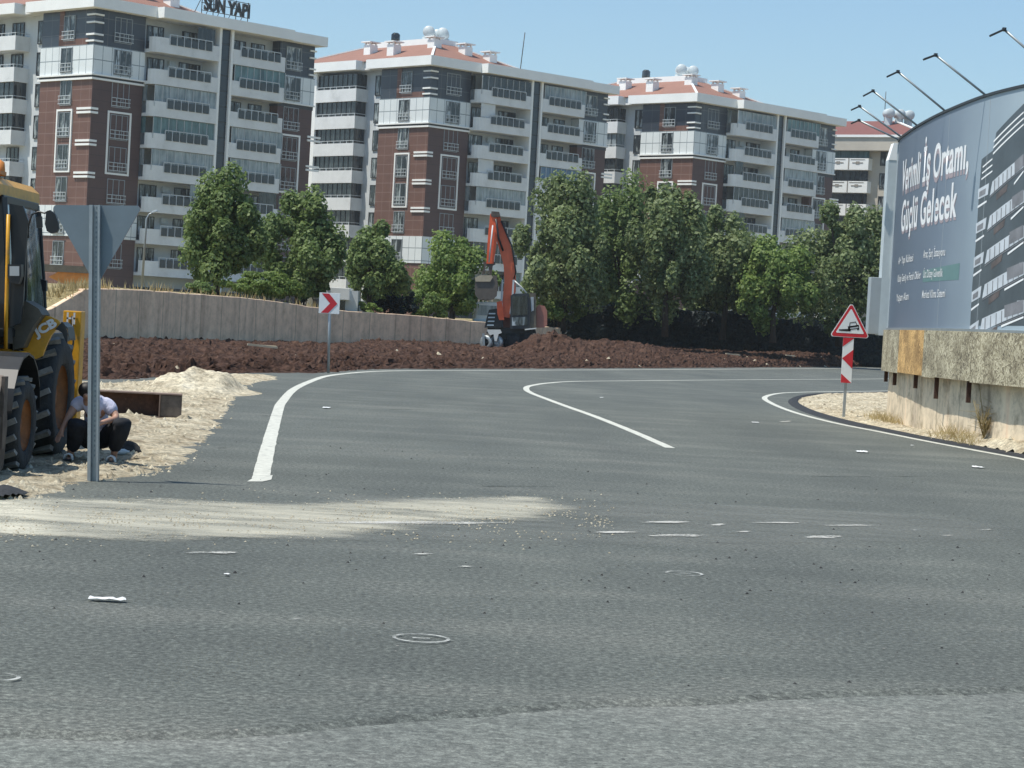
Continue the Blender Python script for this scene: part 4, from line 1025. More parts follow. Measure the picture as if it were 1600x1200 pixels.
tri3=roundtri([(-.34,hgt-.07),(.34,hgt-.07),(0,hgt-.66)],.02); m=MB(); m.prism([(p.x,.0480,p.y) for p in tri3],(0,.002,0)); m.build('front_field','signwhite',V)
# chevron
c=G(513,583); D=c.y; V=empty('chevron_sign',(c.x,D,0),label='square white sign with one red chevron pointing right, on a thin post',cat='road sign')
zc=P(515,474,D).z; lean=(P(515,474,D).x-c.x)
m=MB(); m.tube([(0,0,-.1),(lean,0,zc+.25)],.04,8); m.build('post','galv',V)
w_=.31
m=MB(); m.box(lean-w_,lean+w_,-.07,-.05,zc-w_,zc+w_,.006); m.build('sign_plate','signwhite',V)
m=MB(); a=.15
m.prism([(lean+x,-.078,zc+z) for x,z in ((-.24,.29),(-.02,.29),(.24,0),(-.02,-.29),(-.24,-.29),(.02,0))],(0,.006,0)); m.build('chevron','signred',V)
# bump / soft edge warning
c=G(1318,655); D=c.y; V=empty('warning_sign',(c.x,D,0),label='red bordered triangular warning sign with tilting car above a red and white striped panel',cat='road sign')
f_=F/D
ap=P(1325,472,D); bl=P(1294,524,D)
hb=bl.z; ha=ap.z
lx=lambda z: .02*z
m=MB(); m.box(-.032,.032,-.02,.02,-.1,ha-.1,.004); m.build('post','galv',V)
def tri_at(half,zb,zt,y,th,mat,name,r):
    m=MB(); pts=roundtri([(-half,zb),(half,zb),(0,zt)],r); m.prism([(p.x+.02,y,p.y) for p in pts],(0,th,0)); return m.build(name,mat,V)
tri_at(.47,hb-.02,hb+.80,-.05,.02,'signwhite','sign_plate',.05)
tri_at(.445,hb-.008,hb+.775,-.054,.003,'signred','red_border',.045)
fieldo=tri_at(.335,hb+.075,hb+.655,-.0575,.003,'signwhite','white_field',.02)
m=MB(); y=-.062
def flat(m,pts,th=.003): m.prism([(x+.02,y,z+hb) for x,z in pts],(0,th,0))
flat(m,[(-.26,.125),(-.26,.155),(-.05,.175),(-.05,.205),(.0,.205),(.0,.12),(-.2,.12)])
ct=Matrix.Rotation(.20,2); 
def rp(l,o=(.07,.25)): return [((ct@Vector(p)).x+o[0],(ct@Vector(p)).y+o[1]) for p in l]
# car outline rear view: body ring + lower body
def ring(l,t):
    n=len(l)
    for i in range(n):
        p,q=Vector(l[i]),Vector(l[(i+1)%n]); d=(q-p).normalized(); nn=Vector((-d.y,d.x))*t
        flat(m,[tuple(p-nn-d*t),tuple(q-nn+d*t),tuple(q+nn+d*t),tuple(p+nn-d*t)])
ring(rp([(-.09,.0),(.09,.0),(.065,.085),(-.065,.085)]),.008)
flat(m,rp([(-.12,-.03),(-.12,.0),(.12,.0),(.12,-.03)]))
ring(rp([(-.12,-.07),(.12,-.07),(.12,-.0),(-.12,-.0)]),.009)
flat(m,rp([(-.12,-.11),(-.12,-.07),(-.075,-.07),(-.075,-.11)])); flat(m,rp([(.075,-.11),(.075,-.07),(.12,-.07),(.12,-.11)]))
m.build('tilting_car_pictogram','signblack',V)
zt=hb-.03; zb=P(1320,598,D).z; wx=.125
m=MB(); m.box(-wx,wx,-.045,-.03,zb,zt,.004); pn=m.build('striped_panel','signwhite',V)
m=MB(); hh=zt-zb; y=-.05
def fl2(pts): m.prism([(x*wx,y,zb+z*hh) for x,z in pts],(0,.004,0))
fl2([(-1,1),(1,1),(.95,.985),(-1,.80)]); fl2([(1,.74),(-1,.54),(1,.32)]) ; fl2([(-1,.0),(1,.0),(-1,.20)])
m.build('red_stripe','signred',pn)

# ------------------------------------------------------------------ billboard and its wall
bc=[(10.2,55.2),(9.25,53.3),(8.67,51.0),(8.48,48.6),(8.39,46.3),(8.38,44.0),(8.50,41.0),(8.82,38.9),(9.4,36.7),(10.3,34.5),(11.4,32.6)]
full=spline(bc,.15)
# board starts at the 48.13 point
i0=min(range(len(full)),key=lambda i:abs(full[i][1]-51.0))
bbl=full[i0:]
def arc(l):
    d=[0]
    for a,b_ in zip(l,l[1:]): d.append(d[-1]+math.dist(a,b_))
    return d
bd=arc(bbl); fd=arc(full)
def at(l,d,u):
    u=max(0,min(d[-1],u)); k=0
    lo,hi=0,len(d)-1
    while hi-lo>1:
        mi=(lo+hi)//2
        if d[mi]<=u: lo=mi
        else: hi=mi
    f_=(u-d[lo])/(d[hi]-d[lo]); p=Vector(l[lo]).lerp(Vector(l[hi]),f_); t=(Vector(l[hi])-Vector(l[lo])).normalized(); return p,Vector((-abs(t.y),t.x if t.y<0 else -t.x)).normalized() if False else (p,Vector((t.y,-t.x)))[1]
def cpos(u,z,off,l=bbl,d=bd):
    p,n=at(l,d,u)
    if n.x>0: n=-n
    return Vector((p.x+n.x*off,p.y+n.y*off,z))
def bbuv(px,py):
    v=ray(px,py); best=None
    for i in range(len(bbl)-1):
        a,b_=bbl[i],bbl[i+1]
        # ray XY: s*(v.x,v.y) = a + t*(b-a)
        dx,dy=b_[0]-a[0],b_[1]-a[1]; den=v.x*dy-v.y*dx
        if abs(den)<1e-12: continue
        s=(a[0]*dy-a[1]*dx)/den
        t=((a[0]*v.y-a[1]*v.x))/den
        if -.001<=t<=1.001 and s>0:
            u=bd[i]+t*math.dist(a,b_)
            if best is None or s<best[0]: best=(s,u,H+v.z*s)
    return (best[1],best[2]) if best else None
ZT,ZB=6.5,2.18; UE=bd[-1]
def strip_mesh(name,u0,u1,z0,z1,off,th,mat,parent,l=bbl,d=bd,nz_=1):
    n=max(2,int((u1-u0)/.2)); vs=[];fs=[];uv=[]
    for i in range(n+1):
        u=u0+(u1-u0)*i/n
        for (o_,z) in ((off,z0),(off,z1),(off-th,z1),(off-th,z0)):
            p=cpos(u,z,o_,l,d); vs.append(tuple(p)); uv.append((u,z))
        if i:
            for k in range(4): fs.append((4*i-4+k,4*i+k,4*i+(k+1)%4,4*i-4+(k+1)%4))
    fs.append((0,1,2,3)); k=4*n; fs.append((k+3,k+2,k+1,k))
    return pydata(name,vs,fs,mat,parent,uv=uv)
BBD=empty('billboard',(bbl[0][0],bbl[0][1],2.1),label='huge curved billboard with white Turkish lettering and a printed office tower',cat='billboard')
BBD.location=(0,0,0)
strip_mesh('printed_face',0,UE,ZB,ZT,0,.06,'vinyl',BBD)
fr1=strip_mesh('frame',0,UE,ZT,ZT+.05,.03,.14,'darkframe',BBD); strip_mesh('frame',0,UE,ZB-.06,ZB,.04,.14,'galv',BBD)
strip_mesh('frame',-.0,.06,ZB,ZT,.03,.10,'palemetal',BBD)
for px in (1477,1539,1700):
    u,_=bbuv(px,300); strip_mesh('sheet_seam',u-.008,u+.008,ZB,ZT,.003,.004,'bbgrey',BBD)
# backing posts
m=MB()
for k in range(9):
    u=k*UE/8; p=cpos(u,0,-.25); m.box(p.x-.05,p.x+.05,p.y-.05,p.y+.05,2.16,ZT)
m.build('backing_post','galv',BBD)
def bbpoly(pts,off,mat,name,px=True,parent=None):
    uvp=[bbuv(*p) if px else p for p in pts]
    # triangulate via bmesh & subdivide in u
    bm=bmesh.new(); f=bm.faces.new([bm.verts.new((u,z,0)) for u,z in uvp]); bmesh.ops.triangulate(bm,faces=bm.faces[:])
    us=[u for u,_ in uvp]; 
    a=math.floor(min(us)/.3)*.3
    while a<max(us):
        bmesh.ops.bisect_plane(bm,geom=bm.verts[:]+bm.edges[:]+bm.faces[:],plane_co=(a,0,0),plane_no=(1,0,0)); a+=.3
    for v in bm.verts: v.co=cpos(v.co.x,v.co.y,off)
    me=bpy.data.meshes.new(name); bm.to_mesh(me); bm.free(); me.materials.append(MT[mat]); return me
def joinm(name,meshes,mats,parent):
    bm=bmesh.new()
    for me,mi in meshes:
        k=len(bm.faces); bm.from_mesh(me); bm.faces.ensure_lookup_table()
        for f in bm.faces[k:]: f.material_index=mi
        bpy.data.meshes.remove(me)
    me=bpy.data.meshes.new(name); bm.to_mesh(me); bm.free()
    for q in mats: me.materials.append(MT[q])
    return link(bpy.data.objects.new(name,me),parent)
# printed tower: silhouette then floors
art=[]
art.append((bbpoly([(1534,249),(1552,235),(1557,207),(1600,162),(1660,105),(1760,118),(1760,560),(1600,509),(1516,509),(1519,450),(1525,380),(1530,302)],.003,'printdark','a'),0))
for k in range(3):
    d=k*9.5; art.append((bbpoly([(1553-k*.5,220+d),(1600,174+d),(1600,176.5+d),(1553-k*.5,223+d)],.006,'printwhite','a'),3))
    art.append((bbpoly([(1536-k,260+d),(1551,247+d),(1551,249.5+d),(1536-k,262.5+d)],.006,'printwhite','a'),3))
for k in range(5):
    y=286+k*53.5; x=1549-k*4.0
    yl=[y,y+53.5]
    sl=[42,40,38,34,28][k]
    # long parapet band, light part then grey part
    art.append((bbpoly([(x+2,y-2),(1600,y-2-sl),(1600,y+17-sl),(x-2,y+20)],.006,'printlight','a'),2))
    art.append((bbpoly([(1586-k*4,y-2-sl*.74),(1600,y-4-sl),(1600,y+15-sl),(1586-k*4,y+17-sl*.74)],.0085,'printmid','a'),1))
    art.append((bbpoly([(1585-k*5,y+25-sl*.6),(1600,y+22-sl),(1600,y+25-sl),(1585-k*5,y+28.5-sl*.6)],.0085,'printwhite','a'),3))
    for q in range(7):
        a=(q+.5)/7.5; xq=x+2+(1598-x)*a; yq=y-sl*a
        art.append((bbpoly([(xq,yq-1),(xq+1.2,yq-1.5),(xq+.6,yq+16),(xq-.6,yq+16.5)],.0078,'printmid','a'),1))
    art.append((bbpoly([(x+8,y+30-sl*.3),(x+26,y+24-sl*.55),(x+24,y+34-sl*.5),(x+8,y+40-sl*.3)],.006,'printbrown','a'),4))
    # dark soffit under it
    art.append((bbpoly([(x-2,y+22),(1600,y+19-sl),(1600,y+20.5-sl),(x-2,y+23.5)],.0085,'printmid','a'),1))
    # side wing panels
    art.append((bbpoly([(1529-k*3.4,y+10),(1546-k*4,y),(1544-k*4,y+18),(1528.5-k*3.4,y+26)],.006,'printlight','a'),2))
    art.append((bbpoly([(1531-k*3.4,y+14),(1541-k*4,y+8),(1540-k*4,y+17),(1530.5-k*3.4,y+22)],.0085,'printmid','a'),1))
    art.append((bbpoly([(1528-k*3.4,y+36),(1542-k*4,y+27),(1542-k*4,y+30),(1528-k*3.4,y+39.5)],.006,'printwhite','a'),3))
joinm('printed_tower_artwork',art,['printdark','printmid','printlight','printwhite','printbrown'],BBD)
# continuation of the tower picture on the part of the board outside the photograph
art=[]
u6,_=bbuv(1600,300)
for k in range(5):
    y=286+k*53.5; sl=[42,40,38,34,28][k]; z1=bbuv(1600,y-2-sl)[1]; z0=bbuv(1600,y+17-sl)[1]
    art.append((bbpoly([(u6,z0),(u6+2.2,z0+.1),(u6+2.2,z1+.1),(u6,z1)],.006,'printlight','a',px=False),2))
joinm('printed_tower_artwork',art,['printdark','printmid','printlight','printwhite','printbrown'],BBD)
def bbtext(s,pl,pr,capz,off,mat,name,bold=.0,drop=0.0,reps=3):
    me=text_mesh(s,1.0,.010,0,4,1.07)
    xs=[v.co.x for v in me.vertices]; x0,x1=min(xs),max(xs)
    u0,z0=bbuv(*pl);u1,z1=bbuv(*pr)
    capm=.73; all_=[]
    for k in range(reps):
        bm=bmesh.new(); bm.from_mesh(me)
        bmesh.ops.triangulate(bm,faces=bm.faces[:])
        for v in bm.verts:
            xx=v.co.x+(k-(reps-1)/2)*bold
            t=(xx-x0)/(x1-x0); u=u0+(u1-u0)*t; z=z0+(z1-z0)*t+v.co.y/capm*capz-drop; v.co=cpos(u,z,off+.0006*k)
        me2=bpy.data.meshes.new(name); bm.to_mesh(me2); bm.free(); all_.append((me2,0))
    bpy.data.meshes.remove(me)
    return joinm(name,all_,[mat],BBD)
bbtext('Verimli İş Ortamı,',(1409,299),(1513,262),.72,.0035,'printpink','lettering_glow',.024,drop=.10)
bbtext('Güçlü Gelecek',(1408,362),(1494,338),.72,.0035,'printpink','lettering_glow',.024,drop=.06)
bbtext('Verimli İş Ortamı,',(1409,299),(1513,262),.72,.006,'printwhite','lettering',.024)
bbtext('Güçlü Gelecek',(1408,362),(1494,338),.72,.006,'printwhite','lettering',.024)
art=[(bbpoly([(1442,423),(1500,411),(1498,437),(1442,441)],.003,'printgreen','a'),0)]
joinm('green_highlight',art,['printgreen'],BBD)
for s,pl,pr in (('A+ Yapı Kalitesi',(1404,413),(1427,408)),('Araç Şarj İstasyonu',(1443,403),(1477,399)),('Kolay Geniş ve Ferah Ofisler',(1403,441),(1439,435)),('Üst Düzey Güvenlik',(1443,434),(1473,432)),('Yaşam Alanı',(1401,471),(1420,468)),('Merkezi Klima Sistemi',(1441,466),(1477,464))):
    bbtext(s,pl,pr,.17,.006,'printwhite','small_lettering',.008)
# end column and cabinet
xa=P(1379,400,51.3).x; xb=xa+.36; yb=51.25
m=MB(); m.box(xa,xb,yb,yb+.4,2.0,6.1); m.build('end_column','palemetal',BBD)
m=MB(); m.prism([(xa,yb-.01,6.1),(xb,yb-.01,6.1),(xb,yb-.01,6.5),(xa+.10,yb-.01,6.5)],(0,.4,0)); m.build('column_cap','fascia',BBD)
m=MB(); m.box(xa+.2,xa+.24,yb-.04,yb,3.4,5.2); m.build('end_bracket','fascia',BBD)
xa=P(1358,480,51.3).x
m=MB(); m.box(xa,xa+.25,yb,yb+.4,2.02,3.35,.01); m.build('cabinet','bbgrey',BBD)
m=MB(); m.box(xa+.25,xa+.42,yb+.03,yb+.4,2.04,3.3); m.build('cabinet_bracket','darkframe',BBD)
# floodlights
for (bx,by,tx,ty,hx,hy) in [(1540,148,1462,86,1443,93),(1477,174,1403,112,1386,120),(1433,206,1364,142,1349,150),(1408,222,1343,166,1330,172),(1402,234,1342,188,1330,193),(1655,125,1569,46,1547,56)]:
    r_=bbuv(min(max(bx,1402),1660),by); u=max(.1,r_[0]) if r_ else .1
    b0=cpos(u,ZT+.04,.0); Dy=b0.y; n=cpos(u,ZT,1)-cpos(u,ZT,0)
    t=P(tx,ty,Dy-.0); hd=P(hx,hy,Dy)
    fl=MB(); fl.tube([b0,t],.022,8); fo=fl.build('floodlight',['galv'],BBD)
    hl=MB(); hl.bar(t+(t-hd)*.05,hd,.14,.035,.008); hl.box(-.03,.03,-.04,.04,-.03,.03,mat=Matrix.Translation(t)); hl.build('lamp_head','darkframe',fo)
# strand board skirting
BS=empty('board_skirting',(0,0,0),label='curved band of weathered strand board below the billboard with one orange sheet',cat='boarding')
us=[0,.0]; cuts=[]
for px in (1420,1459,1477.5,1535,1640):
    r_=bbuv(px,400); cuts.append(r_[0])
cuts=[-.0]+cuts+[UE]
for i,(a,b_) in enumerate(zip(cuts,cuts[1:])):
    o=strip_mesh('board_sheet',a+.006,b_-.006,1.19+.02*(i%2),2.13-.0*(i%3),.10,.03,'osb2' if i==1 else 'osb',BS)
    if i==1: o['label']='orange strand board sheet'
# wall below
CWL=empty('concrete_wall',(0,0,0),label='curved weathered concrete wall under the billboard at right',cat='wall')
vs=[];fs=[];uv=[]
n=int(fd[-1]/.2)
for i in range(n+1):
    u=fd[-1]*i/n
    rc=-.09-.12*max(0,min(1,(u-6)/6))
    for (o_,z) in ((rc,-.3),(rc,.95),(rc,2.14),(-.95,2.14),(-.95,-.3)):
        jj=.02*nz(u*2,z*2); p=cpos(u,z,o_+jj,full,fd); vs.append(tuple(p)); uv.append((u,z))
    if i:
        for k in range(4): fs.append((5*i-5+k,5*i+k,5*i+k+1,5*i-4+k))
fs.append((0,1,2,3,4)); pydata('wall_body',vs,fs,'rightwall',CWL,uv=uv)
for (px,zz) in ((1392,.93),(1408,.90),(1441,.92),(1474,.78),(1525,.80),(1640,.8)):
    u,_=bbuv(max(1404,px),400)
    if px<1404: u=.12+.4*(px==1408)
    m=MB(); p=cpos(u,0,-.03); m.box(p.x-.05,p.x+.03,p.y-.035,p.y+.035,zz,2.1); m.build('steel_stub','rust',CWL)
# small dead shrub by the wall
c=G(1545,690,.2); T=empty('dead_shrub',(c.x-1.1,c.y-5,.2),label='bare dry shrub leaning against the concrete wall at right',cat='shrub')
c=cpos(bbuv(1545,400)[0],.2,-.12); T.location=(c.x,c.y,.22)
m=MB(); rnd=random.Random(5)
for k in range(26):
    a=rnd.uniform(0,6.28); l=rnd.uniform(.25,.75); p=Vector((0,0,-.03)); d=Vector((math.cos(a)*.3-.05,math.sin(a)*.5,1)).normalized()
    if k==0: d=Vector((-.05,.5,1)).normalized(); l=1.25
    q=p+d*l; m.tube([p,p+d*l*.5+Vector((rnd.uniform(-.04,.04),rnd.uniform(-.04,.04),0)),q],[.010,.007,.003],4)
    for s in range(4):
        r0_=p+d*l*rnd.uniform(.3,.9); m.tube([r0_,r0_+Vector((rnd.gauss(0,.12),rnd.gauss(0,.12),rnd.uniform(0,.14)))],[.005,.002],4)
m.build('twigs','drygrass',T)

# ------------------------------------------------------------------ steel beam and gravel heap
c=G(283,656); a=Vector((c.x,c.y,0))
BM=empty('steel_beam',(c.x,c.y,.02),R(188),label='short rusty steel H beam lying on the gravel behind the squatting person',cat='steel beam')
hh=.39; m=MB(); L=1.35
m.box(0,L,-.02,.02,.02,hh-.02); m.build('web','rust',BM)
m=MB(); m.box(-.0,L,-.19,.19,0,.02); m.box(-.0,L,-.19,.19,hh-.02,hh); m.build('flange','rustlight',BM)
m=MB(); m.box(.0,.33,.02,.17,.03,hh-.03); m.build('stiffener','steelbrown',BM)
m=MB(); m.box(.335,.355,.021,.19,.021,hh-.021); m.build('stiffener_edge','rustlight',BM)
hc=G(302,612)
def zheap(x,y,d):
    u=(x-hc.x); v=(y-hc.y)
    a=math.exp(-((u+.42)/.42)**4-((v-.2)/1.5)**2)*.32+math.exp(-((u-.32)/.50)**4-((v-.6)/1.6)**2)*.40
    return -.02+min(1,d/.3)*(a+.08*nz(x*2.2,y*2.2)*min(1,a*4)+.07*nz(x*6,y*6)*min(1,a*3+.2)+.05)
hp=[(hc.x+1.45*math.cos(t)*(1+.15*nz(t,1)),hc.y+.3+2.4*math.sin(t)*(1+.15*nz(t,4))) for t in [i*.2 for i in range(32)]]
o=patch('gravel_heap',hp,.05,.08,zheap,'gravelpale'); tag(o,'low heap of pale limestone on the shoulder beside the red soil','gravel heap')

# ------------------------------------------------------------------ wheel builder
def wheel(par,c,r,w_,rimr,side,name='wheel'):
    W=MB(); ax=(1,0,0)
    # tyre carcass
    W.lathe([(rimr,-w_*.42),(rimr*1.06,-w_*.5),(r*.86,-w_*.52),(r*.95,-w_*.42),(r*.97,0),(r*.95,w_*.42),(r*.86,w_*.52),(rimr*1.06,w_*.5),(rimr,w_*.42)],c,ax,44)
    ty=W.build(name,'rubber',par)
    # lugs
    m=MB(); n=18; C=Vector(c)
    for i in range(n):
        for s in (-1,1):
            t=2*math.pi*(i+(.5 if s>0 else 0))/n
            Rm=Matrix.Translation(C)@Matrix.Rotation(t,4,'X')
            m.box(.0,w_*.54,-.03,.03,r*.94,r*1.02,mat=Rm@Matrix.Rotation(0 if s>0 else math.pi,4,'Z')@Matrix.Rotation(.45,4,'Z'))
    m.build('tread_lugs','tread',ty)
    m=MB(); 
    m.lathe([(rimr*.98,side*w_*.46),(rimr,side*w_*.40),(rimr*.82,side*w_*.30),(rimr*.55,side*w_*.12),(rimr*.30,side*w_*.15),(rimr*.28,side*w_*.30),(0,side*w_*.30)],c,ax,32); m.build('rim','rimorange',ty)
    m=MB()
    for k in range(8):
        t=k*math.pi/4; m.lathe([(0,side*w_*.17),(.014,side*w_*.17),(.014,side*w_*.13)],(c[0],c[1]+math.cos(t)*rimr*.42,c[2]+math.sin(t)*rimr*.42),ax,6)
    m.build('wheel_nut','steelbrown',ty)
    return ty
# ------------------------------------------------------------------ backhoe loader (faces the camera, left flank toward image right)
JX,JR,JF=-6.22,24.9,22.7
J=empty('backhoe_loader',(JX,23.8,0),label='yellow backhoe loader at the left edge with black cab and orange wheel rims',cat='backhoe loader')
def L3(p): return (p[0]-JX,p[1]-23.8,p[2])
def jb(name,mat,*bx,par=J,bev=0):
    m=MB()
    for q in bx: m.box(q[0]-JX,q[1]-JX,q[2]-23.8,q[3]-23.8,q[4],q[5],bev)
    return m.build(name,mat,par)
for s in (1,-1):
    wheel(J,(s*.90,JR-23.8,.70),.71,.44,.37,s); wheel(J,(s*1.05,JF-23.8,.49),.495,.32,.27,s)
jb('chassis','black',(-6.5,-5.74,21.9,26.2,.55,1.0)); jb('axle','black',(-7.0,-5.3,22.6,22.8,.42,.56),(-7.0,-5.3,24.8,25.0,.6,.8))
jb('hood','yellow',(-6.55,-5.69,21.6,23.5,1.0,1.62),bev=.05); jb('grille','black',(-6.45,-5.8,21.55,21.6,1.05,1.5))
# front mudguard arcs
for s in (1,-1):
    m=MB(); pts=[]; cx=s*1.0
    for k in range(9):
        t=math.pi*(.02+.96*k/8); pts.append((math.cos(t)*.66,.60+math.sin(t)*.62))
    for (a,b_) in zip(pts,pts[1:]):
        y0_,z0_=a;y1_,z1_=b_; oy=JF-23.8
        m.prism([(cx-.24,y0_+oy,z0_),(cx+.20,y0_+oy,z0_),(cx+.20,y1_+oy,z1_),(cx-.24,y1_+oy,z1_)],(0,0,.025))
    m.build('mudguard','black',J)
# loader arms, bucket
for s in (1,-1):
    m=MB(); x=s*.58; m.prism([(x-.05,-.3,1.55),(x-.05,-.3,1.75),(x-.05,-1.4,1.25),(x-.05,-2.1,.55),(x-.05,-2.05,.35),(x-.05,-1.3,1.05)],(.1,0,0)); m.build('loader_arm','yellow',J)
m=MB(); prof=[(-2.05,1.0),(-1.90,.9),(-1.80,.5),(-1.88,.12),(-2.1,.05),(-2.75,.03)]
for (a,b_) in zip(prof,prof[1:]): m.prism([(-1.13,a[0],a[1]),(1.13,a[0],a[1]),(1.13,b_[0],b_[1]),(-1.13,b_[0],b_[1])],(0,.03,-.02))
bk_=m.build('bucket','steelbrown',J)
m=MB()
for x in (-1.16,1.13): m.prism([(x,-2.05,1.03),(x,-1.88,.92),(x,-1.77,.5),(x,-1.86,.10),(x,-2.1,.03),(x,-2.75,.01),(x,-2.6,.25)],(.035,0,0))
m.build('bucket_side','steelbrown',bk_)
m=MB(); m.box(-1.16,1.16,-2.82,-2.7,.01,.04); m.build('cutting_edge','tan',bk_)
m=MB(); m.box(1.165,1.20,-2.12,-1.98,.3,1.02); m.box(1.0,1.18,-2.2,-2.1,.10,.62); m.build('bucket_wear_plate','steelbrown',bk_)
# rear fenders: broad curved covers above rear wheels, carrying the maker letters on the front slope
def fend(s):
    m=MB(); xin,xout=.70,1.14; oy=JR-23.8
    prof=[(-.86,.98),(-.84,1.12),(-.72,1.34),(-.50,1.54),(-.2,1.64),(.2,1.66),(.55,1.55)]
    for (a,b_) in zip(prof,prof[1:]):
        q=[(s*xin,a[0]+oy,a[1]),(s*xout,a[0]+oy,a[1]-.10),(s*xout,b_[0]+oy,b_[1]-.10),(s*xin,b_[0]+oy,b_[1])]
        m.prism(q,(0,.02,.04))
    f=m.build('rear_fender','yellow',J)
    m=MB(); 
    for (a,b_) in zip(prof,prof[1:]): m.prism([(s*xout,a[0]+oy,a[1]-.24),(s*xout,a[0]+oy,a[1]-.10),(s*xout,b_[0]+oy,b_[1]-.10),(s*xout,b_[0]+oy,b_[1]-.24)],(s*.015,0,0))
    m.build('fender_lip','black',f); return f
def pj(px,py,D): p=P(px,py,D); return (p.x-JX,p.y-23.8,p.z)
fdr=fend(-1)
# left flank fender as in the photo: swept panel
m=MB(); out=[(36,545),(40,556),(56,561),(66,556),(72,540),(80,524),(88,514),(97,509),(91,500),(78,494),(66,493),(56,508),(46,528)]
m.prism([pj(x,y,24.02) for x,y in out],(0,.06,0)); fdl=m.build('rear_fender','yellow',J)
m=MB(); out2=[(60,508),(76,496),(90,497),(104,508),(108,530),(104,545),(80,540),(64,556),(50,556)]
prev=None
arc_=[(58,560),(64,540),(72,522),(84,510),(96,506),(105,514),(108,532)]
for (a,b_) in zip(arc_,arc_[1:]):
    A1=pj(a[0],a[1],24.09);B1=pj(b_[0],b_[1],24.09); m.prism([A1,B1,(B1[0],B1[1]+.35,B1[2]),(A1[0],A1[1]+.35,A1[2])],(0,0,.02))
m.build('fender_lining','black',fdl)
m=MB(); m.prism([pj(x,y,24.0) for x,y in ((86,515),(93,507),(98,503),(103,510),(106,522),(105,538),(101,530),(97,520),(91,516))],(0,.015,0)); m.build('fender_edge','black',fdl)
me=text_mesh('JCB',1.0,.05,.0,3)
p0=Vector(pj(56,527,23.985)); p1=Vector(pj(90,508,23.985)); dx=(p1-p0); xs=[v.co.x for v in me.vertices]; x0,x1=min(xs),max(xs)
up=Vector((-dx.z,0,dx.x)).normalized()
for v in me.vertices: v.co=p0+dx*((v.co.x-x0)/(x1-x0))+up*(v.co.y/.73*.098)
me.materials.clear(); me.materials.append(MT['signwhite']); link(bpy.data.objects.new('maker_lettering',me),fdl)
# side sill below cab
m=MB(); m.prism([pj(x,y,23.75) for x,y in ((-60,545),(12,545),(18,549),(34,549),(34,556),(10,556),(-60,556))],(0,.5,0)); m.build('side_step','yellow',J)
m=MB(); m.prism([pj(x,y,23.80) for x,y in ((18,478),(40,470),(60,482),(66,492),(53,508),(44,525),(36,543),(20,547))],(0,.4,0)); m.build('lower_cab_panel','khaki',J)
# cab
CX0,CX1=-7.0,-5.47; CY0,CY1=23.6,25.35
cab=jb('cab_floor','black',(CX0,CX1,CY0,CY1,1.25,1.40))
cf=MB()
def pil(a,b_,w_): cf.bar(L3(a),L3(b_),w_,w_,.012)
for x,xt in ((CX0,CX0+.14),(CX1,CX1-.15)):
    pil((x,CY0,1.3),(xt,CY0+.05,2.88),.11); pil((x,CY1,1.3),(xt,CY1,2.88),.09); pil((x,CY0+.95,1.4),(xt,CY0+.95,2.88),.07)
    pil((xt,CY0,2.86),(xt,CY1,2.86),.09); pil((x,CY0,1.42),(x,CY1,1.42),.09)
pil((CX0+.14,CY0,2.88),(CX1-.15,CY0,2.88),.12); pil((CX0,CY0,1.42),(CX1,CY0,1.42),.1); pil((CX0+.14,CY1,2.86),(CX1-.15,CY1,2.86),.1)
cf.build('cab_frame','black',J)
# thick dark front corner post (door pillar)
m=MB(); m.prism([pj(x,y,23.55) for x,y in ((14,318),(36,322),(44,345),(40,400),(36,470),(32,505),(14,512),(18,400))],(0,.05,0)); m.build('door_pillar','black',J)
# curved door glass: bulging surface from y0 to y1
m=MB(); n=8; rows=[(2.86,0),(2.5,.03),(2.1,.05),(1.75,.055),(1.45,.02)]
V_=[]
for k in range(n+1): # glass rows
    t=k/n; y=CY0+.1+(CY1-CY0-.15)*t; row=[]
    for z,bu in rows: row.append(m.bm.verts.new(L3((CX1+.02-.15*(z-1.4)/1.5+bu*math.sin(math.pi*(.25+.6*t)),y,z))))
    V_.append(row)
for a,b_ in zip(V_,V_[1:]):
    for k in range(len(rows)-1): f=m.bm.faces.new((a[k],b_[k],b_[k+1],a[k+1])); f.smooth=True
m.build('door_glass','sideglass',J)
m=MB(); m.tube([pj(x,y,24.7) for x,y in ((62,330),(64,360),(66,400),(69,440),(71,482))],.018,6); m.tube([pj(x,y,23.9) for x,y in ((32,345),(39,352),(41,400),(41,455),(38,490),(28,500))],.014,6); build_split(m,'door_seal','black',J)
jb('front_windscreen','glass',(CX0+.06,CX1-.1,CY0+.02,CY0+.03,1.45,2.85)); jb('rear_window','glass',(CX0+.06,CX1-.1,CY1-.02,CY1-.01,1.45,2.85)); jb('side_window','glass',(CX0-.01,CX0,CY0+.06,CY1-.06,1.45,2.85))
jb('seat','black',(-6.4,-5.9,24.5,24.62,1.5,2.3),(-6.4,-5.9,24.1,24.6,1.4,1.6),bev=.03)
m=MB(); m.tube([pj(x,y,23.5) for x,y in ((13,335),(12,400),(10,480),(9,545))],.022,6); m.build('grab_rail','yellow',J)
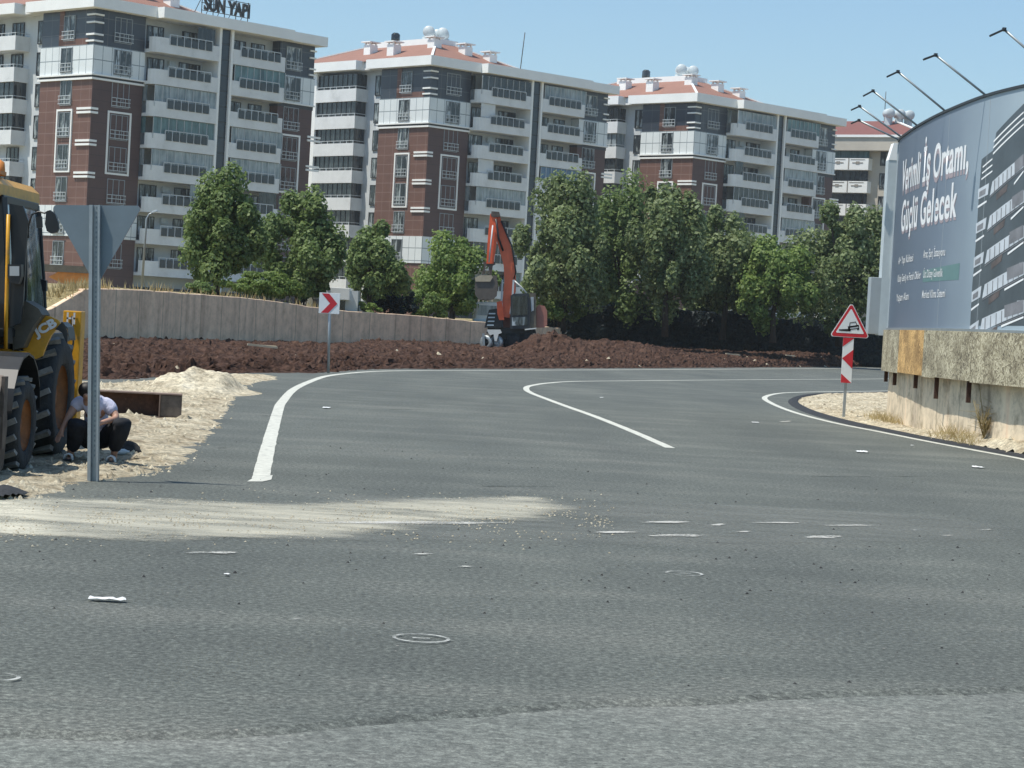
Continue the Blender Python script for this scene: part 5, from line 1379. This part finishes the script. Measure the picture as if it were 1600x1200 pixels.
# roof
m=MB(); m.prism([L3((CX0-.1,CY0-.12,z_)) if False else (q[0]-JX,CY0-.15-23.8,q[1]) for q in ((-7.0,2.90),(-5.80,2.90),(-5.66,2.85),(-5.60,2.90),(-5.61,3.02),(-5.70,3.10),(-5.95,3.13),(-7.0,3.13))],(0,CY1-CY0+.3,0)); rf_=m.build('cab_roof','yellow',J)
m=MB(); m.box(-5.80-JX,-5.64-JX,-.35,-.25,3.12,3.24,.02); m.box(-6.1-JX,-5.92-JX,-.35,-.25,3.12,3.24,.02); m.build('work_light','black',rf_)
m=MB(); m.box(-5.78-JX,-5.66-JX,-.36,-.352,3.14,3.22); m.build('lamp_lens','palemetal',rf_)
m=MB(); m.lathe([(.06,3.13),(.06,3.2),(.05,3.28),(0,3.31)],(-5.75-JX,.3,0),(0,0,1),14); m.box(-5.95-JX,-5.65-JX,-.1,.2,3.13,3.17); m.build('beacon','orange',rf_)
# mirrors
m=MB(); m.tube([pj(x,y,23.5) for x,y in ((44,372),(45,350),(50,335),(60,331),(70,333),(76,330))],.011,6); mo=m.build('mirror_arm','black',J)
m=MB(); m.prism([pj(x,y,23.46) for x,y in ((72,331),(78,328),(86,334),(91,348),(92,357),(89,363),(80,365),(73,361),(70,350))],(0,.05,0)); m.build('mirror','black',mo)
m=MB(); m.prism([pj(x,y,23.55) for x,y in ((56,339),(65,338),(66,355),(57,356))],(0,.04,0)); m.build('mirror','black',mo)
m=MB(); m.prism([pj(x,y,23.4) for x,y in ((12,413),(33,413),(33,431),(29,444),(15,441),(12,432))],(0,.12,0)); wl_=m.build('side_lamp','black',J)
m=MB(); m.prism([pj(x,y,23.39) for x,y in ((15,416),(30,416),(30,431),(15,431))],(0,.008,0)); m.build('lamp_lens','bbgrey',wl_)
m=MB(); m.prism([pj(x,y,24.4) for x,y in ((63,436),(72,438),(72,455),(66,455))],(0,.08,0)); m.build('door_hinge','black',J)
# exhaust etc.
# stabiliser and backhoe
m=MB(); m.box(-5.43-JX,-5.21-JX,26.3-23.8,26.55-23.8,.35,1.68,.012); st=m.build('stabiliser','yellow',J)
m=MB(); m.tube([(-5.32-JX,26.28-23.8,1.62),(-5.28-JX,26.25-23.8,1.3),(-5.34-JX,26.25-23.8,.9)],.012,6); m.build('stabiliser_hose','black',st)
m=MB(); m.box(-5.38-JX,-5.36-JX,26.27-23.8,26.29-23.8,1.52,1.66); m.box(-5.30-JX,-5.28-JX,26.27-23.8,26.29-23.8,1.52,1.66); m.box(-5.38-JX,-5.28-JX,26.27-23.8,26.29-23.8,1.58,1.6); m.build('stabiliser_lug','signwhite',st)
m=MB(); m.box(-7.05-JX,-6.83-JX,26.3-23.8,26.55-23.8,.35,1.68,.012); m.build('stabiliser','yellow',J)
m=MB(); m.box(-7.0-JX,-5.3-JX,26.1-23.8,26.3-23.8,.6,.9); m.build('rear_frame','yellow',J)
m=MB(); m.bar((-.1,2.6,.9),(-.1,3.2,3.0),.22,.3,.02); m.bar((-.1,3.2,3.0),(-.1,3.5,1.2),.2,.24,.02); m.build('backhoe_boom','yellow',J)
m=MB(); m.prism([(-.4,3.35,1.2),(-.4,3.75,1.1),(-.4,3.8,.6),(-.4,3.3,.5),(-.4,3.2,.8)],(.6,0,0)); m.build('backhoe_bucket','steelbrown',J)

# ------------------------------------------------------------------ excavator
ED=121.0
e0=P(800,545,ED); EX=empty('excavator',(e0.x,ED,.3),label='orange red excavator with raised boom digging at the edge of the soil field',cat='excavator')
def pe(px,py,dy=0.0): p=P(px,py,ED+dy); return Vector((p.x-e0.x,p.y-ED,p.z-.3))
def epoly(name,mat,pts,dy,th,par=EX,bev=0):
    m=MB(); m.prism([pe(x,y,dy) for x,y in pts],(0,th,0)); return m.build(name,mat,par)
# boom: thick curved box section
epoly('boom','reddark',[(766,338),(774,332),(781,337),(786,352),(796,378),(803,402),(806,430),(806,455),(800,482),(796,497),(786,495),(785,470),(788,440),(787,415),(781,392),(774,370),(768,352)],0.0,.55)
epoly('boom_cylinder','rail',[(801,437),(804,437),(802,470),(798,492),(796,490),(799,468)],-.15,.1)
epoly('boom_cylinder','rail',[(784,437),(786,437),(785,470),(783,480),(782,470)],-.15,.1)
st=epoly('stick','red',[(766,334),(772,333),(776,340),(776,380),(771,412),(760,412),(762,375),(764,352)],-.35,.33)
epoly('stick_pivot','steelbrown',[(768,330),(780,331),(782,338),(772,340),(767,337)],-.4,.7)
m=MB(); m.tube([pe(770,352,-.45),pe(764,410,-.45)],.045,6); m.build('bucket_cylinder','rail',st)
m=MB(); m.tube([pe(783,345,-.1),pe(800,385,-.1),pe(806,425,-.1),pe(803,436,-.1)],.05,6); m.tube([pe(775,342,-.45),pe(779,372,-.4),pe(786,392,-.2)],.06,6); m.build('hydraulic_hose','black',EX)
epoly('bucket_linkage','steelbrown',[(755,409),(774,409),(774,413),(770,415),(768,430),(764,430),(763,416),(759,416),(757,428),(753,430),(756,415)],-.3,.3)
bu=epoly('bucket','bucket',[(744,433),(768,431),(776,430),(778,445),(776,462),(770,468),(760,470),(748,468),(742,460),(742,446)],-.5,1.0)
epoly('bucket_lip','tan',[(742,434),(750,430),(768,430),(770,433),(766,440),(743,440)],-.56,.05,bu)
m=MB()
for k in range(4): m.prism([pe(746+k*7,468,-.5),pe(750+k*7,468,-.5),pe(748+k*7,473,-.5)],(0,.06,0))
m.build('bucket_tooth','tan',bu)
# upper structure
epoly('turntable','black',[(762,512),(836,512),(838,521),(760,521)],.1,2.3)
cb_=epoly('cab','darkframe',[(798,462),(802,459),(826,458),(828,470),(828,514),(797,514)],-.3,1.6)
epoly('cab_window','glazdark',[(801,463),(824,462),(825,492),(800,493)],-.33,.03,cb_)
epoly('cab_reflection_pane','sideglass',[(800,496),(824,495),(824,508),(800,509)],-.33,.03,cb_)
m=MB(); m.tube([pe(803,438,-.1),pe(814,448,-.1),pe(823,458,-.1)],.045,6); m.build('handrail','offwhite',EX)
epoly('side_housing','khaki',[(828,458),(837,458),(838,512),(828,514)],-.2,2.2)
epoly('side_window','bbgrey',[(829,464),(834,464),(834,485),(830,487)],-.24,.04)
epoly('counterweight','reddim',[(838,480),(842,476),(851,478),(855,486),(855,508),(850,512),(838,512)],.0,2.4)
epoly('engine_housing','reddim',[(786,482),(798,482),(798,512),(782,512)],.5,1.6)
tb=epoly('tool_box','black',[(764,484),(776,482),(786,486),(786,512),(757,512),(760,498)],-.2,1.2)
for k in range(4): epoly('step','palemetal',[(764-k*.8,489+k*6),(774-k*.8,489+k*6),(774-k*.8,491+k*6),(763-k*.8,491+k*6)],-.25,.05,tb)
epoly('arm_bracket','red',[(776,472),(784,470),(788,500),(780,500),(777,490)],-.25,.3)
epoly('frame_bar','offwhite',[(820,514),(838,512),(838,514),(820,516)],-.4,.1)
# chassis with wheels and front blade bracket
epoly('chassis','black',[(764,521),(832,521),(832,530),(770,530)],.2,1.6)
epoly('front_bracket','offwhite',[(761,515),(782,515),(784,520),(779,522),(776,533),(773,533),(771,522),(766,524),(762,519)],-.5,.3)
epoly('side_guard','galv',[(753,521),(757,521),(758,543),(755,543)],-.4,.1)
for (px,py) in ((760,535),(776,535)):
    c=pe(px,py,-.2); m=MB(); 
    m.lathe([(.2,-.1),(.36,-.12),(.40,-.05),(.40,.05),(.36,.12),(.2,.1)],tuple(c),(.55,1,0),20); w0=m.build('wheel','galv',EX)
    m=MB(); m.lathe([(0,-.06),(.2,-.06),(.2,.06),(0,.06)],tuple(c),(.55,1,0),16); m.build('hub','black' if px<770 else 'palemetal',w0)
for (px,py) in ((800,534),(822,532)):
    c=pe(px,py,.3); m=MB(); m.lathe([(0,-.2),(.5,-.2),(.52,0),(.5,.2),(0,.2)],tuple(c),(.3,1,0),20); m.build('wheel','rubber',EX)

# ------------------------------------------------------------------ squatting person
PD=24.3
def pp_(px,py,dy=0.0): return P(px,py,PD+dy)
pb=P(145,718,PD)
PE=empty('person',(pb.x,PD,.03),label='person in a white t-shirt and black trousers squatting with bowed head beside the loader wheel',cat='person')
o3=Vector((pb.x,PD,.03))
def skin(name,nodes,edges,mat,parent,root=0,sub=2):
    names=list(nodes); vs=[Vector(nodes[n][0])-o3 for n in names]; ed=[(names.index(a),names.index(b_)) for a,b_ in edges]
    me=bpy.data.meshes.new(name); me.from_pydata(vs,ed,[]); o=bpy.data.objects.new(name,me); COL.objects.link(o)
    sk=o.modifiers.new('s','SKIN'); sk.use_smooth_shade=True; sk.branch_smoothing=.3
    sv=me.skin_vertices[0].data if me.skin_vertices else None
    if sv is None:
        bm=bmesh.new(); bm.from_mesh(me); bm.verts.layers.skin.verify(); bm.to_mesh(me); bm.free(); sv=me.skin_vertices[0].data
    for i,n in enumerate(names):
        r_=nodes[n][1]; sv[i].radius=(r_,r_) if not isinstance(r_,tuple) else r_; sv[i].use_root=(i==root)
    ss=o.modifiers.new('u','SUBSURF'); ss.levels=sub; ss.render_levels=sub
    dg=bpy.context.evaluated_depsgraph_get(); dg.update(); m2=bpy.data.meshes.new_from_object(o.evaluated_get(dg)); bpy.data.objects.remove(o)
    m2.materials.clear(); m2.materials.append(MT[mat]); 
    m2.polygons.foreach_set('use_smooth',[True]*len(m2.polygons)); m2.name=name
    return link(bpy.data.objects.new(name,m2),parent)
q=lambda px,py,dy=0.0: pp_(px,py,dy)
J_={ 'pelvis':(q(151,680,.28),.13),'waist':(q(150,662,.22),.125),'chest':(q(150,641,.05),.135),'uchest':(q(147,627,-.08),.115),'neck':(q(141,619,-.16),.055),
 'headb':(q(137,614,-.23),.085),'headt':(q(134,607,-.27),.088),'nose':(q(134,619,-.33),.018),
 'shL':(q(121,630,-.04),.066),'elL':(q(108,650,-.12),.042),'wrL':(q(97,671,-.18),.028),'paL':(q(94,678,-.20),.030),
 'shR':(q(171,634,-.02),.066),'elR':(q(183,654,-.10),.044),'wrR':(q(160,660,-.30),.028),'paR':(q(150,664,-.34),.030),
 'hipL':(q(138,686,.20),.115),'knL':(q(118,660,-.26),.066),'anL':(q(110,708,-.03),.040),'heL':(q(110,716,.03),.034),'toL':(q(106,718.5,-.16),.022),
 'hipR':(q(166,686,.20),.115),'knR':(q(194,658,-.24),.066),'anR':(q(178,708,-.02),.040),'heR':(q(178,716,.04),.034),'toR':(q(172,718.5,-.16),.022)}
E_=[('pelvis','waist'),('waist','chest'),('chest','uchest'),('uchest','neck'),('neck','headb'),('headb','headt'),('headb','nose'),('uchest','shL'),('shL','elL'),('elL','wrL'),('wrL','paL'),
('uchest','shR'),('shR','elR'),('elR','wrR'),('wrR','paR'),('pelvis','hipL'),('hipL','knL'),('knL','anL'),('anL','heL'),('heL','toL'),('pelvis','hipR'),('hipR','knR'),('knR','anR'),('anR','heR'),('heR','toR')]
for side,base_,dirx in (('L','paL',-1),('R','paR',-1)):
    b0=J_[base_][0]
    for k in range(4):
        off=Vector((dirx*.012+(k-1.5)*.016,-.012*(k-1.5),-.03)); ln=[.8,1.0,.93,.75][k]
        a=b0+off; b2=a+Vector((dirx*.012,-.012,-.038*ln)); b3=b2+Vector((-dirx*.004,-.016,-.030*ln))
        J_[f'f{side}{k}a']=(a,.010);J_[f'f{side}{k}b']=(b2,.009);J_[f'f{side}{k}c']=(b3,.0075)
        E_+=[(base_,f'f{side}{k}a'),(f'f{side}{k}a',f'f{side}{k}b'),(f'f{side}{k}b',f'f{side}{k}c')]
    t0=b0+Vector((.03,-.012,.0)); t1=t0+Vector((.012,-.02,-.028)); J_[f't{side}a']=(t0,.012); J_[f't{side}b']=(t1,.009); E_+=[(base_,f't{side}a'),(f't{side}a',f't{side}b')]
skin('body',J_,E_,'skin',PE)
tn={k:(J_[k][0],J_[k][1]+.024) for k in ('waist','chest','uchest','shL','shR')}
tn['mL']=(q(133,629,-.05),.105);tn['mR']=(q(160,631,-.04),.105)
tn['eL']=(J_['shL'][0].lerp(J_['elL'][0],.55),.075); tn['eR']=(J_['shR'][0].lerp(J_['elR'][0],.70),.080); tn['low']=(q(151,672,.26),.145); tn['nk']=(q(144,622,-.12),.068)
skin('t_shirt',tn,[('low','waist'),('waist','chest'),('chest','uchest'),('uchest','nk'),('uchest','mL'),('mL','shL'),('shL','eL'),('uchest','mR'),('mR','shR'),('shR','eR')],'tee',PE)
tr={k:(J_[k][0],J_[k][1]+.022) for k in ('pelvis','hipL','knL','hipR','knR')}
tr['knL']=(J_['knL'][0],.105);tr['knR']=(J_['knR'][0],.108);tr['mid']=(q(152,688,.12),.12)
tr['anL']=(q(112,704,-.02),.068);tr['anR']=(q(177,704,-.01),.068);tr['shnL']=(q(118,684,-.12),.098);tr['shnR']=(q(185,684,-.10),.104);tr['wt']=(q(150,668,.26),.135)
skin('trousers',tr,[('pelvis','wt'),('pelvis','mid'),('pelvis','hipL'),('hipL','knL'),('knL','shnL'),('shnL','anL'),('pelvis','hipR'),('hipR','knR'),('knR','shnR'),('shnR','anR')],'trouser',PE)
hn={'a':(q(139,612,-.20),.100),'b':(q(134,607,-.26),.104),'c':(q(133,615,-.33),.080)}
skin('hair',hn,[('a','b'),('b','c')],'hair',PE)
for s in ('L','R'):
    h=J_['he'+s][0];t=J_['to'+s][0]; m=MB(); a=Vector((h.x,h.y+.05,.045))-o3; b_=Vector((t.x,t.y-.05,.045))-o3
    m.bar(a,b_,.095,.025,.008); so_=m.build('sandal','black',PE)
    m=MB(); mid=a.lerp(b_,.68)
    for dz,f_ in ((0,.60),(0,.78)):
        mm=a.lerp(b_,f_); m.tube([mm+Vector((-.05,0,.0)),mm+Vector((-.035,0,.055)),mm+Vector((0,0,.07)),mm+Vector((.035,0,.055)),mm+Vector((.05,0,.0))],.010,6)
    m.build('sandal_strap','signwhite',so_)
# plastic bottle and bag beside the person
c=G(187,716); m=MB(); m.lathe([(0,0),(.032,0),(.035,.02),(.035,.13),(.015,.17),(.015,.19),(0,.19)],(c.x-.08,c.y,.07),(1,.15,.05),14); o=m.build('plastic_bottle','palemetal'); tag(o,'small clear plastic bottle lying right of the squatting person','bottle')
c=G(203,714); m=MB(); bmesh.ops.create_icosphere(m.bm,subdivisions=3,radius=.13)
for v in m.bm.verts: n_=1+.35*noise.noise(v.co*9); v.co=Vector((v.co.x*n_*1.05+c.x,v.co.y*n_+c.y,max(.02,v.co.z*n_*.75+.09)))
o=m.build('plastic_bag','stone'); tag(o,'crumpled black bag on the gravel right of the squatting person','bag')
print('objects',len(bpy.data.objects),'verts',sum(len(m.vertices) for m in bpy.data.meshes))
